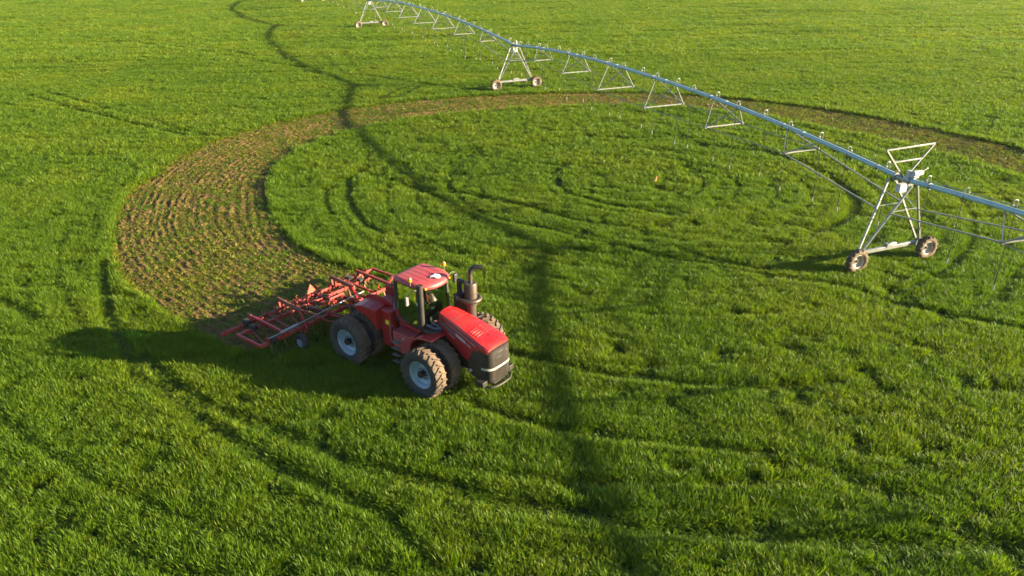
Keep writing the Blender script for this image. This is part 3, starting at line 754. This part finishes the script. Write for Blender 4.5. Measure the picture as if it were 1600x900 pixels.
# side decals lie on the right flank
def flank(x, z, e=.006): return (x, -hood_hw(x)-e, z)
def strip(x0, x1, zt0, zt1, hh, mat, name):
    b = MB(); n = 6
    P0 = [flank(lerp(x0, x1, k/n), lerp(zt0, zt1, k/n)) for k in range(n+1)]; P1 = [(p[0], p[1], p[2]-hh) for p in P0]
    P = P0+P1
    b.add(P, [(k, k+1, n+2+k, n+1+k) for k in range(n)]); return b.obj(name, mat, hood, smooth=0)
strip(1.62, 2.42, 2.40, 2.20, .13, 'decal_grey', 'grey_stripe')
strip(2.45, 2.95, 2.195, 2.05, .115, 'decal_silver', 'silver_stripe')
sl = math.atan2(-.15, .5); hy = math.atan2(-(hood_hw(3.2)-hood_hw(2.4)), .8)
text_obj('500', .15, 'number_lettering', 'decal_silver', hood, (2.985, -hood_hw(2.985)-.010, 1.925), (R(90), -sl, hy))
text_obj('STEIGER', .085, 'small_lettering', 'decal_silver', hood, (2.08, -hood_hw(2.08)-.010, 2.02), (R(90), -sl*1.15, hy))
# nose / grille
def gs(x, hw, zt, zb, k=1):
    return [(x, -hw, zb+.10), (x, -hw, zt), (x, -hw*.5, zt+.01), (x, 0, zt+.015), (x, hw*.5, zt+.01), (x, hw, zt), (x, hw, zb+.10), (x, hw*.8, zb), (x, 0, zb-.02), (x, -hw*.8, zb)]
b = MB(); b.loft([gs(3.05, .585, 1.30, .80), gs(3.30, .60, 1.80, .72), gs(3.50, .615, 2.0, .68), gs(3.75, .61, 1.97, .66), gs(3.92, .575, 1.955, .66), gs(4.02, .49, 1.94, .67), gs(4.06, .36, 1.92, .70)])
grille = b.obj('grille', 'grille', T, smooth=40)
b = MB()
for z, y0, y1 in ((1.80, -.12, .14), (1.62, -.22, .02), (1.75, .26, .36)): b.tube([(4.055, y0, z), (4.058, y1, z+.01)], .009, 5)
b.obj('grille_scratch', 'steel', grille)
b = MB()
P = [(3.70, -.64), (3.86, -.622), (3.95, -.58), (4.035, -.50), (4.085, -.36), (4.095, 0), (4.085, .36), (4.035, .50), (3.95, .58), (3.86, .622)]
b.loft([[(x-.02, y*.97, 1.22), (x, y, 1.22), (x, y, 1.30), (x-.02, y*.97, 1.30)] for x, y in P]); b.obj('light_strip', 'light', grille, smooth=50)
b = MB(); P = [(3.45, -.60, .66), (3.8, -.64, .62), (4.05, -.56, .60), (4.17, -.36, .60), (4.20, 0, .60), (4.17, .36, .60), (4.05, .56, .60), (3.8, .64, .62), (3.45, .6, .66)]
b.tube(P, .045, 8); rbox(b, 3.3, 4.0, -.3, .3, .52, .68); bm_ = b.obj('bumper', 'grille', T, bevel=.01)
b = MB(); rbox(b, 3.62, 3.95, -.86, -.60, .66, .86); rbox(b, 3.62, 3.95, .60, .86, .66, .86); b.obj('weight_block', 'grille', T, bevel=.02)
b = MB(); b.tube([(3.2, -.60, 1.02), (3.2, -.66, 1.02)], .06, 12); b.obj('side_lamp', 'light', T)

# cab floor, body and platform
b = MB()
P0 = [(-.28, -.60), (1.05, -.60), (1.15, 0), (1.05, .60), (-.28, .60)]
b.prism([(x, y, 1.25) for x, y in P0], [(x, y, 1.95) for x, y in P0]); b.obj('cab_base', 'red_dusty_sky', T, bevel=.03)
b = MB(); n = 10
side = []
for s in (-1,):
    outer = [(-.18, 2.42), (-.17, 2.20), (-.05, 2.04), (.12, 1.95), (.45, 1.88), (.92, 1.84), (1.05, 1.90)]
    inner = [(-.10, 2.44), (-.09, 2.24), (.02, 2.10), (.16, 2.03), (.47, 1.965), (.90, 1.925), (1.0, 1.96)]
for s in (-1, 1):
    for k in range(len(outer)-1):
        a, c, d, e = outer[k], outer[k+1], inner[k+1], inner[k]
        b.prism([(q[0], s*.80, q[1]) for q in (a, c, d, e)], [(q[0], s*.70, q[1]) for q in (a, c, d, e)])
b.obj('door_sill', 'red', T, smooth=0)
# cab frame posts
b = MB()
def post(p0, p1, w1, w2): b.beam(p0, p1, w1, w2, (1, 0, 0))
for s in (-1, 1):
    post((-.20, s*.72, 1.9), (-.14, s*.74, 3.58), .10, .13); post((1.0, s*.70, 1.85), (.98, s*.70, 3.56), .09, .10)
    b.beam((-.16, s*.74, 3.56), (.98, s*.70, 3.56), .07, .07); b.beam((-.2, s*.73, 2.02), (1.0, s*.70, 1.93), .05, .06)
b.beam((-.16, -.74, 3.56), (-.16, .74, 3.56), .07, .07); b.beam((.98, -.7, 3.55), (.98, .7, 3.55), .07, .07)
b.beam((-.22, -.74, 2.3), (-.22, .74, 2.3), .06, .5)
cabf = b.obj('cab_frame', 'black', T, bevel=.01)
# windows: each pane its own part
b = MB(); b.add([(-.10, -.755, 2.18), (.08, -.755, 2.06), (.95, -.72, 1.97), (.95, -.70, 3.52), (-.09, -.75, 3.52)], [(0, 1, 2, 3, 4)]); b.obj('window', 'glass', T, smooth=0)
b = MB(); b.add([(-.10, .755, 2.18), (.08, .755, 2.06), (.95, .72, 1.97), (.95, .70, 3.52), (-.09, .75, 3.52)], [(4, 3, 2, 1, 0)]); b.obj('window', 'glass', T, smooth=0)
b = MB(); b.add([(-.21, -.66, 2.5), (-.21, .66, 2.5), (-.18, .68, 3.52), (-.18, -.68, 3.52)], [(0, 1, 2, 3)]); b.obj('window', 'glass', T, smooth=0)
ws = []
for k in range(9):
    a = (k-4)/4; ws.append((a*.68, 1.02+.20*(1-a*a)))
b = MB(); b.add([(x, y, 2.0+.25*(1-abs(y)/.7)) for y, x in ws]+[(x-.02, y, 3.53) for y, x in ws], [(k, k+1, 10+k, 9+k) for k in range(8)])
o = b.obj('windscreen', 'glass', T)
# interior
b = MB(); rbox(b, .10, .58, -.27, .27, 2.32, 2.46); rbox(b, .02, .16, -.26, .26, 2.44, 3.05); rbox(b, .04, .14, -.15, .15, 3.05, 3.24); b.obj('seat', 'seat', T, bevel=.05, seg=3)
b = MB(); rbox(b, .14, .5, -.2, .2, 1.96, 2.32); rbox(b, .2, .75, -.55, -.34, 2.3, 2.58); rbox(b, .72, .82, -.10, .10, 1.96, 2.72); rbox(b, .88, 1.06, -.36, .36, 2.3, 2.62); rbox(b, -.1, .95, -.66, .66, 1.93, 1.97)
b.obj('dashboard', 'interior', T, bevel=.03)
b = MB(); b.tube([(.68+.07*math.cos(a), .20*math.sin(a), 2.80-.18*math.cos(a)) for a in [2*math.pi*k/24 for k in range(24)]], .016, 6, closed=True); b.tube([(.8, 0, 2.62), (.68, 0, 2.8)], .02, 6); b.obj('steering_wheel', 'interior', T)
b = MB(); b.box((.62, -.52, 2.95), (.04, .2, .16)); b.tube([(.66, -.5, 2.5), (.64, -.52, 2.9)], .015, 6); b.obj('monitor', 'interior', T)
b = MB(); b.box((.99, -.35, 2.72), (.01, .12, .22)); b.obj('window_sticker', 'sticker', T)
b = MB(); b.add([(.62, -.748, 2.07), (.80, -.742, 2.11), (.84, -.742, 2.24), (.70, -.745, 2.22)], [(0, 1, 2, 3)]); b.obj('window_sticker', 'sticker', T, smooth=0)
# roof
def roof_outline(z, ins, f=1.0):
    q = []
    base = [(-.30, -.70), (-.33, 0), (-.30, .70), (-.20, .79), (.2, .83), (.75, .84), (1.02, .76), (1.22, .60), (1.34, .30), (1.37, 0), (1.34, -.30), (1.22, -.60), (1.02, -.76), (.75, -.84), (.2, -.83), (-.20, -.79)]
    for x, y in base:
        cx, cy = .5, 0; d = math.hypot(x-cx, y-cy); q.append((cx+(x-cx)*(1-ins/d), cy+(y-cy)*(1-ins/d), z))
    return q
def addz(o, dz): return [(x, y, z-dz*(max(0, x-.2)**2)) for x, y, z in o]
b = MB(); b.loft([addz(roof_outline(z, i), .05) for z, i in ((3.53, .14), (3.54, .03), (3.57, 0), (3.64, -.005), (3.70, .03), (3.735, .10), (3.745, .22))])
roof = b.obj('roof', 'red_dusty_sky', T, smooth=50)
b = MB()
for k in range(5):
    y = -.52+k*.26; x0, x1 = -.22, 1.12-.42*(abs(y)/.6)**2
    n = 8; v = []
    for j in range(n+1):
        x = lerp(x0, x1, j/n); z = 3.7475-.05*max(0, x-.2)**2; v += [(x, y-.008, z), (x, y+.008, z)]
    b.add(v, [(2*j, 2*j+1, 2*j+3, 2*j+2) for j in range(n)])
b.obj('roof_groove', 'black', roof, smooth=0)
b = MB(); rbox(b, 1.10, 1.24, -.66, -.46, 3.52, 3.60); b.obj('turn_lamp', 'amber', roof, bevel=.02, rot=(0, 0, 0))
b = MB(); rbox(b, 1.10, 1.24, .46, .66, 3.52, 3.60); b.obj('turn_lamp', 'amber', roof, bevel=.02)
for x, y in ((.72, -.86), (.70, .90)):
    b = MB(); b.tube([(x, y*.9, 3.62), (x, y, 3.66), (x, y, 3.80)], .018, 6); st = b.obj('beacon_stalk', 'steel', roof)
    b = MB(); b.lathe([(.07, 0), (.075, .02), (.07, .10), (.045, .15), (.001, .165)], 14, (x, y, 3.80), 'z'); b.obj('beacon', 'amber', roof)
b = MB(); b.tube([(-.28, -.6, 3.52), (-.36, -.66, 3.50)], .05, 10); b.tube([(-.28, .6, 3.52), (-.36, .66, 3.5)], .05, 10); b.obj('work_lamp', 'light', roof)
b = MB(); b.tube([(-.15, -.78, 3.50), (-.30, -1.02, 3.46), (-.05, -.98, 3.44)], .012, 5); b.obj('lamp_bracket', 'steel', roof)
# rear grab rail at the cab corner
b = MB(); b.tube([(-.34, -.76, 3.5), (-.36, -.78, 2.3), (-.3, -.8, 2.0)], .014, 6); b.obj('grab_rail', 'black', T)
# mirrors
for s, L2 in ((-1, .38), (1, .42)):
    b = MB(); b.tube([(1.0, s*.78, 3.52), (.92, s*(.84+L2*.6), 3.55), (.90, s*(.84+L2), 3.46)], .014, 6); m_ = b.obj('mirror', 'steel', T)
    b = MB(); b.box((.90, s*(.84+L2), 3.24), (.10, .20, .34)); b.obj('mirror_housing', 'seat' if s < 0 else 'black', m_, bevel=.04, seg=3)
# intake tube on the right windscreen post
b = MB(); b.tube([(1.22, -.90, 2.12), (1.22, -.90, 3.82)], .115, 18, caps=False); b.tube([(1.22, -.90, 3.82), (1.22, -.90, 3.70)], .095, 18)
b.tube([(1.22, -.90, 2.30), (1.23, -.88, 2.08), (1.35, -.78, 1.98), (1.55, -.62, 1.95), (1.75, -.40, 1.95)], .11, 14); rbox(b, .98, 1.16, -.86, -.70, 2.0, 3.5)
it = b.obj('air_intake', 'grille', T, smooth=40)
b = MB(); b.box((1.16, -1.015, 3.12), (.07, .02, .10)); b.obj('reflector', 'white', it)
b = MB(); b.tube([(1.30, -.75, 2.25), (1.5, -.62, 2.12), (1.62, -.5, 2.1), (1.7, -.4, 2.0)], .045, 8); b.tube([(1.35, -.60, 2.35), (1.55, -.5, 2.2), (1.7, -.42, 2.1)], .03, 8); b.obj('coolant_hose', 'blue_hose', T)
# exhaust on the left
ex, ey = 1.95, .92
b = MB(); b.tube([(ex, ey, 1.9), (ex, ey, 2.62)], .19, 22); b.tube([(ex, ey, 2.60), (ex, ey, 3.40), (ex, ey, 3.46)], [.235, .235, .21], 26)
b.tube([(ex, ey, 3.44), (ex, ey, 3.85)], .075, 14); b.tube([(ex, ey, 3.64), (ex, ey, 3.70)], .088, 14)
exh = b.obj('exhaust_stack', 'exhaust', T, smooth=45)
b = MB(); b.tube([(ex, ey, 3.80), (ex+.01, ey+.01, 3.93), (ex+.06, ey+.05, 4.02), (ex+.15, ey+.13, 4.06), (ex+.34, ey+.30, 4.06)], .085, 14); b.obj('exhaust_outlet', 'grille', exh)
b = MB()
P = [(ex-.55, ey-.25, 2.92), (ex-.30, ey-.36, 2.86)]+[(ex+.34*math.cos(a), ey+.34*math.sin(a), 2.83) for a in [R(q) for q in range(-95, 130, 15)]]
b.tube(P, .075, 12); b.obj('exhaust_pipe', 'exhaust', exh)
b = MB(); b.tube([(ex-.34, ey-.35, 2.87), (ex-.28, ey-.36, 2.86)], .088, 12); b.obj('pipe_clamp', 'steel', exh)
b = MB(); rbox(b, 1.38, 1.68, .62, 1.12, 2.25, 2.98); rbox(b, 1.48, 1.60, .70, .85, 2.9, 3.55); b.tube([(1.60, .95, 2.3), (1.7, .9, 2.1), (1.8, .7, 1.9)], .06, 8)
b.tube([(1.55, .78, 3.5), (1.72, .86, 3.45)], .07, 10); b.obj('exhaust_bracket', 'black', T, bevel=.015)
# front fenders with platform and steps
for s in (-1, 1):
    b = MB()
    arch = [(1.93, 2.02), (1.55, 1.99), (1.25, 1.93), (1.02, 1.80), (.88, 1.60), (.82, 1.35), (.80, 1.05)]
    secs = []
    for x, z in arch:
        secs.append([(x, s*.52, z), (x, s*1.20, z-.015), (x+.03, s*1.22, z-.07), (x+.045, s*.52, z-.055)])
    b.loft(secs)
    b.obj('fender', 'red', T, smooth=30, bevel=.008)
b = MB()
side_ = [(-.10, 1.72), (.80, 1.72), (.98, 1.86), (.99, 1.78), (.85, 1.58), (.78, 1.33), (.76, .85), (.05, .95), (-.10, 1.15)]
for s in (-1, 1): b.prism([(x, s*1.12, z) for x, z in side_], [(x, s*.56, z) for x, z in side_])
b.obj('step_body', 'red_dusty_sky', T, bevel=.015)
for k in range(4):
    z = 1.36-.27*k
    b = MB(); b.tube([(.30, -1.14, z-.03), (.28, -1.26, z), (.10, -1.28, z), (-.06, -1.26, z), (-.08, -1.14, z-.03)], .016, 6); rbox(b, -.06, .28, -1.26, -1.13, z-.02, z+.004)
    b.obj('step', 'steel', T)
b = MB(); b.tube([(-.12, -1.14, 1.2), (-.16, -1.20, 1.6), (-.14, -1.18, 1.92), (-.05, -1.12, 1.98), (0, -1.08, 1.74)], .014, 6); b.obj('handrail', 'steel', T)
b = MB(); b.tube([(.45, -1.12, 1.55), (.45, -1.15, 1.55)], .05, 12); b.obj('fuel_cap', 'light', T)
# rear fenders / tanks
for s in (-1, 1):
    b = MB()
    prof = [(-.86, 2.30), (-1.25, 2.33), (-1.65, 2.30), (-2.05, 2.18), (-2.06, 2.10), (-1.75, 1.99), (-1.40, 1.93), (-1.12, 1.80), (-.95, 1.63), (-.86, 1.48)]
    b.prism([(x, s*1.20, z) for x, z in prof], [(x, s*.52, z+(.10 if z > 2.15 else 0)) for x, z in prof])
    b.obj('fender', 'red', T, smooth=0, bevel=.018)
    b = MB()   # raised inner lip
    lip = [(-.60, 2.42), (-1.0, 2.56), (-1.45, 2.58), (-1.9, 2.46), (-2.2, 2.22)]
    secs = [[(x, s*.60, z), (x, s*.56, z), (x, s*.52, 1.7), (x, s*.55, 1.7)] for x, z in lip]; b.loft(secs); b.obj('tank_panel', 'red', T, smooth=30, bevel=.01)
b = MB()
for s in (-1, 1): rbox(b, -.86, -.34, s*.56, s*.96, .86, 2.30)
rbox(b, -.9, -.45, -.56, .56, 1.2, 2.2); b.obj('fuel_tank', 'red', T, bevel=.03)
b = MB(); b.box((-.52, -.968, 1.86), (.19, .012, .17)); b.obj('warning_sticker', 'sticker', T)
b = MB(); rbox(b, -2.0, -.9, -.5, .5, 1.4, 2.02); b.obj('rear_deck', 'red_dusty_sky', T, bevel=.02)
b = MB(); rbox(b, -2.5, -2.0, -.4, .4, 1.3, 1.7); b.tube([(-2.2, -.3, 1.7), (-2.4, -.25, 2.0), (-2.9, -.2, 1.6)], .03, 6); b.tube([(-2.2, .3, 1.7), (-2.4, .25, 2.0), (-2.9, .2, 1.6)], .03, 6); b.obj('hydraulic_valves', 'engine', T, bevel=.02)
# a crumpled paper on the roof: its own thing
b = MB(); n = 7; v = []
for i in range(n):
    for j in range(n):
        v.append((-.17+.34*i/(n-1)+random.uniform(-.02, .02), -.11+.22*j/(n-1)+random.uniform(-.02, .02), random.uniform(.02, .09)*(1-.5*(abs(i-3)/3)**2)))
b.add(v, [(i*n+j, i*n+j+1, (i+1)*n+j+1, (i+1)*n+j) for i in range(n-1) for j in range(n-1)])
b.add([(-.16, -.10, 0), (.16, -.10, 0), (.16, .10, 0), (-.16, .10, 0)], [(0, 1, 2, 3)])
px, py = 1.02, .12; c_, s_ = math.cos(TRH), math.sin(TRH)
o = b.obj('paper', 'paper', None, smooth=0, loc=(TRX+px*c_-py*s_, TRY+px*s_+py*c_, 3.72), rot=(0, 0, TRH+.5))
o['label'] = 'crumpled white paper lying on the red cab roof'; o['category'] = 'paper'

# ---------------------------------------------------------------- cultivator, in the same frame, origin behind the tractor
CU = thing('cultivator', 'wide red folding field cultivator towed behind the red tractor', 'cultivator', (TRX-4.9*c_, TRY-4.9*s_, 0), TRH)
OX = 4.9
class CB(MB):
    pass
def X(p): return (p[0]+OX, p[1], p[2])
def cbeam(name, mat, segs, w=.11, h=None, bev=.012):
    b = MB()
    for a, c in segs: b.beam(X(a), X(c), w, h)
    return b.obj(name, mat, CU, smooth=0, bevel=bev)
cbeam('frame_bar', 'red_worn', [((-6.45, -4.22, .78), (-6.45, -3.22, .78))], .12)
cbeam('frame_bar', 'red_worn', [((-6.45, -2.95, .78), (-6.45, 3.65, .78))], .12)
cbeam('frame_bar', 'red_worn', [((-5.88, -3.85, .78), (-5.88, -3.3, .78)), ((-5.88, -3.05, .78), (-5.88, 3.1, .78))], .13)
cbeam('frame_bar', 'red_worn', [((-4.45, -3.86, .78), (-4.45, -3.50, .78))], .13)
cbeam('frame_bar', 'red_worn', [((-4.45, -3.12, .78), (-4.45, 2.75, .78))], .13)
cbeam('end_beam', 'red', [((-5.95, -3.86, .80), (-4.39, -3.86, .80))], .10)
cbeam('end_beam', 'red_worn', [((-6.5, 3.62, .80), (-5.0, 3.62, .80)), ((-5.1, 3.6, .80), (-4.45, 2.6, .8))], .10)
cbeam('end_plate', 'red', [((-4.45, -3.52, .74), (-4.45, -3.52, 1.02))], .05, .14)
cbeam('wing_beam', 'red', [((-6.85, -2.72, .93), (-4.30, -2.80, .93)), ((-6.75, -2.72, .93), (-6.47, -2.72, .72))], .11)
cbeam('wing_beam', 'red_worn', [((-6.72, 2.85, .93), (-4.20, 2.75, .93)), ((-6.6, 2.85, .93), (-6.42, 2.85, .72))], .11)
for y0, y1, mt_ in ((-1.47, -1.68, 'rust'), (1.28, 1.06, 'rust')):
    cbeam('lift_beam', mt_, [((-6.52, y0, 1.24), (-4.85, (y0+y1)/2, 1.22))], .09, .17)
    cbeam('lift_post', 'red_worn', [((-6.47, y0, .80), (-6.50, y0, 1.26)), ((-6.30, y0, .80), (-6.2, y0, 1.18))], .09)
    cbeam('lift_arm', 'red', [((-4.85, y1, 1.24), (-4.55, y1-.05, .84)), ((-4.85, y1, 1.26), (-4.2, y1-.2, .74)), ((-4.55, y1-.12, .80), (-4.15, y1-.3, .62))], .07, .11)
cbeam('inner_beam', 'red_worn', [((-6.4, y, .80), (-4.5, y, .80)) for y in (-.55, .35, 1.95)], .09)
cbeam('inner_beam', 'red_worn', [((-6.4, -2.1, .80), (-4.5, -2.35, .80)), ((-5.88, -1.1, .84), (-4.5, -1.0, .84))], .07)
cbeam('drawbar', 'rust', [((-5.6, .62, .84), (-3.6, .22, .74)), ((-5.6, -.72, .84), (-3.6, -.2, .74))], .10)
cbeam('drawbar', 'red_worn', [((-4.45, .62, .78), (-3.2, .05, .62)), ((-4.45, -.62, .78), (-3.2, -.05, .62)), ((-3.9, -.35, .7), (-3.9, .35, .7))], .11)
cbeam('mast', 'red_worn', [((-4.9, .3, .8), (-4.6, .3, 1.35)), ((-4.9, -.35, .8), (-4.6, -.35, 1.35)), ((-4.6, -.38, 1.35), (-4.6, .34, 1.35))], .08)
b = MB(); b.tube([X((-4.32, -3.55, 1.02)), X((-4.32, -2.0, 1.08)), X((-4.32, -.2, 1.16)), X((-4.30, 1.2, 1.20))], .026, 8); b.obj('hydraulic_rod', 'steel', CU)
b = MB(); b.tube([X((-4.32, -3.0, 1.04)), X((-4.32, -2.2, 1.07))], .055, 10); b.obj('hydraulic_cylinder', 'galv_dull', CU)
for y0, y1 in ((-3.5, -3.12), ):
    pass
for x, y in ((-6.45, -3.08), (-5.88, -3.18), (-4.45, -3.30), (-6.45, 2.2), (-5.88, 2.35)):
    b = MB()
    b.box(X((x, y, .80)), (.20, .16, .20))
    for k in range(5): b.tube([X((x-.12+.06*k, y-.12, .70)), X((x-.12+.06*k, y-.08, .93)), X((x-.12+.06*k, y+.1, .95)), X((x-.12+.06*k, y+.14, .70))], .018, 5)
    b.tube([X((x+.05, y, .8)), X((x+.28, y-.02, .74))], .035, 7); b.obj('hinge_clamp', 'black', CU)
# light cross members and spring brackets that fill the frame
for k, y in enumerate((-3.5, -2.45, -1.75, -.95, -.2, .75, 1.5, 2.35)):
    cbeam('cross_member', 'red_worn', [((-6.42, y, .74), (-5.90, y+.12, .74))], .055, .07, .006)
    if y < 2.2: cbeam('cross_member', 'rust' if k % 2 else 'red_worn', [((-5.84, y+.2, .74), (-4.50, y+(.35 if k % 2 else -.1), .74))], .05, .07, .006)
for x in (-6.45, -5.88, -4.45):
    for k in range(11):
        y = -2.8+.56*k+(.15 if x == -5.88 else 0)
        if y < 2.7:
            b = MB(); b.box(X((x, y, .86)), (.16, .05, .07)); b.tube([X((x-.07, y, .86)), X((x-.16, y, .98)), X((x-.05, y, 1.04))], .018, 5)
            b.obj('spring_bracket', 'smv' if k % 3 == 0 else 'red_worn', CU)
# gauge wheels
gt = tyre_mb(.36, .24, .17, 18, .018, .03, sweep=.2).mesh('tyre', ['tyre', 'tyre']); gr = rim_mb(.175, .24, .09, -1).mesh('wheel', 'rim')
for y in (-2.28, 1.75):
    w_ = bpy.data.objects.new('wheel', gr); COL.objects.link(w_); w_.parent = CU; w_.location = X((-4.12, y, .37))
    q = bpy.data.objects.new('tyre', gt); COL.objects.link(q); q.parent = w_
    cbeam('wheel_fork', 'red_worn', [((-4.12, y+.16, .37), (-4.45, y+.2, .78)), ((-4.12, y, .37), (-4.12, y+.18, .37))], .06)
# spring tines with sweeps
def tine():
    b = MB(); P = []
    for k in range(9):
        a = R(-60+k*26); P.append((-.16*math.cos(a)-.05, 0, .44+.26*math.sin(a)*-1))
    P = [(0, 0, .74), (-.16, 0, .80), (-.27, 0, .68), (-.28, 0, .50), (-.20, 0, .32), (-.08, 0, .16), (.04, 0, .04)]
    for a, c in zip(P[:-1], P[1:]): b.beam(a, c, .045, .02)
    b.prism([(.06, 0, .02), (-.08, -.12, .02), (-.04, 0, .06)], [(.06, 0, .0), (-.08, .12, .02), (-.04, 0, .05)])
    return b.mesh('tine', 'rust', 0)
tm = tine(); _b = MB(); _b.box((0, 0, .78), (.17, .09, .17)); _b.tube([(-.07, 0, .88), (.07, 0, .88)], .02, 6); _b.tube([(-.1, 0, .70), (-.08, 0, .94), (.05, 0, .96)], .014, 5)
tc_ = _b.mesh('tine_clamp', 'red_worn')
for x, off in ((-6.45, 0), (-5.88, .22), (-4.45, .11)):
    y = -4.05+off
    while y < 3.5:
        if not (x > -6 and (y < -3.8 or y > 2.9)):
            o = bpy.data.objects.new('tine', tm); COL.objects.link(o); o.parent = CU; o.location = X((x, y, 0))
            q = bpy.data.objects.new('tine_clamp', tc_); COL.objects.link(q); q.parent = o
        y += .66
b = MB(); b.add([X((-6.50, -.05, .90)), X((-6.50, .43, .90)), X((-6.56, .19, 1.28)), X((-6.48, -.05, .90)), X((-6.48, .43, .90)), X((-6.54, .19, 1.28))], [(0, 1, 2), (5, 4, 3), (0, 3, 4, 1), (1, 4, 5, 2), (2, 5, 3, 0)])
b.obj('warning_triangle', 'smv', CU, smooth=0)
b = MB()
for k, (x, y, z) in enumerate(((-5.1, -.35, 1.02), (-5.0, .05, 1.0), (-4.75, .45, 1.05), (-4.6, -.15, 1.1), (-4.5, .55, .98), (-4.35, .75, .95))):
    b.box(X((x, y, z)), (.13, .17, .15)); b.tube([X((x, y, z)), X((x+.12, y+.02, z+.12))], .03, 6)
b.obj('hydraulic_block', 'smv', CU, bevel=.02)
cb_ = [((-5.2, -.9, .9), (-4.9, -.3, 1.15), (-4.4, .1, 1.05), (-3.9, .2, .95), (-3.1, .1, 1.2)), ((-5.3, .8, .9), (-4.8, .4, 1.2), (-4.2, .1, 1.0), (-3.2, 0, 1.25)),
       ((-4.5, 1.3, .95), (-4.1, .8, 1.25), (-3.7, .3, 1.0), (-3.0, -.05, 1.2)), ((-5.9, -.2, .9), (-5.4, .1, 1.12), (-5.0, .3, 1.0))]
for c in cb_:
    b = MB(); P = [Vector(X(p)) for p in c]; Q = []
    for i in range(len(P)-1):
        for k in range(6):
            t = k/6; p0, p1, p2, p3 = P[max(i-1, 0)], P[i], P[i+1], P[min(i+2, len(P)-1)]
            Q.append(.5*((2*p1)+(p2-p0)*t+(2*p0-5*p1+4*p2-p3)*t*t+(3*p1-p0-3*p2+p3)*t**3))
    Q.append(P[-1]); b.tube(Q, .022, 7); b.obj('hydraulic_hose', 'hose', CU)
b = MB(); b.tube([X(p) for p in ((-4.42, -1.05, .86), (-4.05, -1.0, .80), (-3.6, -.78, .82), (-3.2, -.5, .95), (-2.9, -.3, 1.2))], .03, 8); b.obj('hydraulic_hose', 'red_worn', CU)
b = MB(); b.tube([X(p) for p in ((-4.9, .9, 1.1), (-4.75, .75, 1.32), (-4.5, .6, 1.3), (-4.35, .55, 1.1))], .05, 8); b.box(X((-4.55, .62, 1.05)), (.3, .22, .12)); b.obj('hose_bracket', 'rust', CU, bevel=.01)
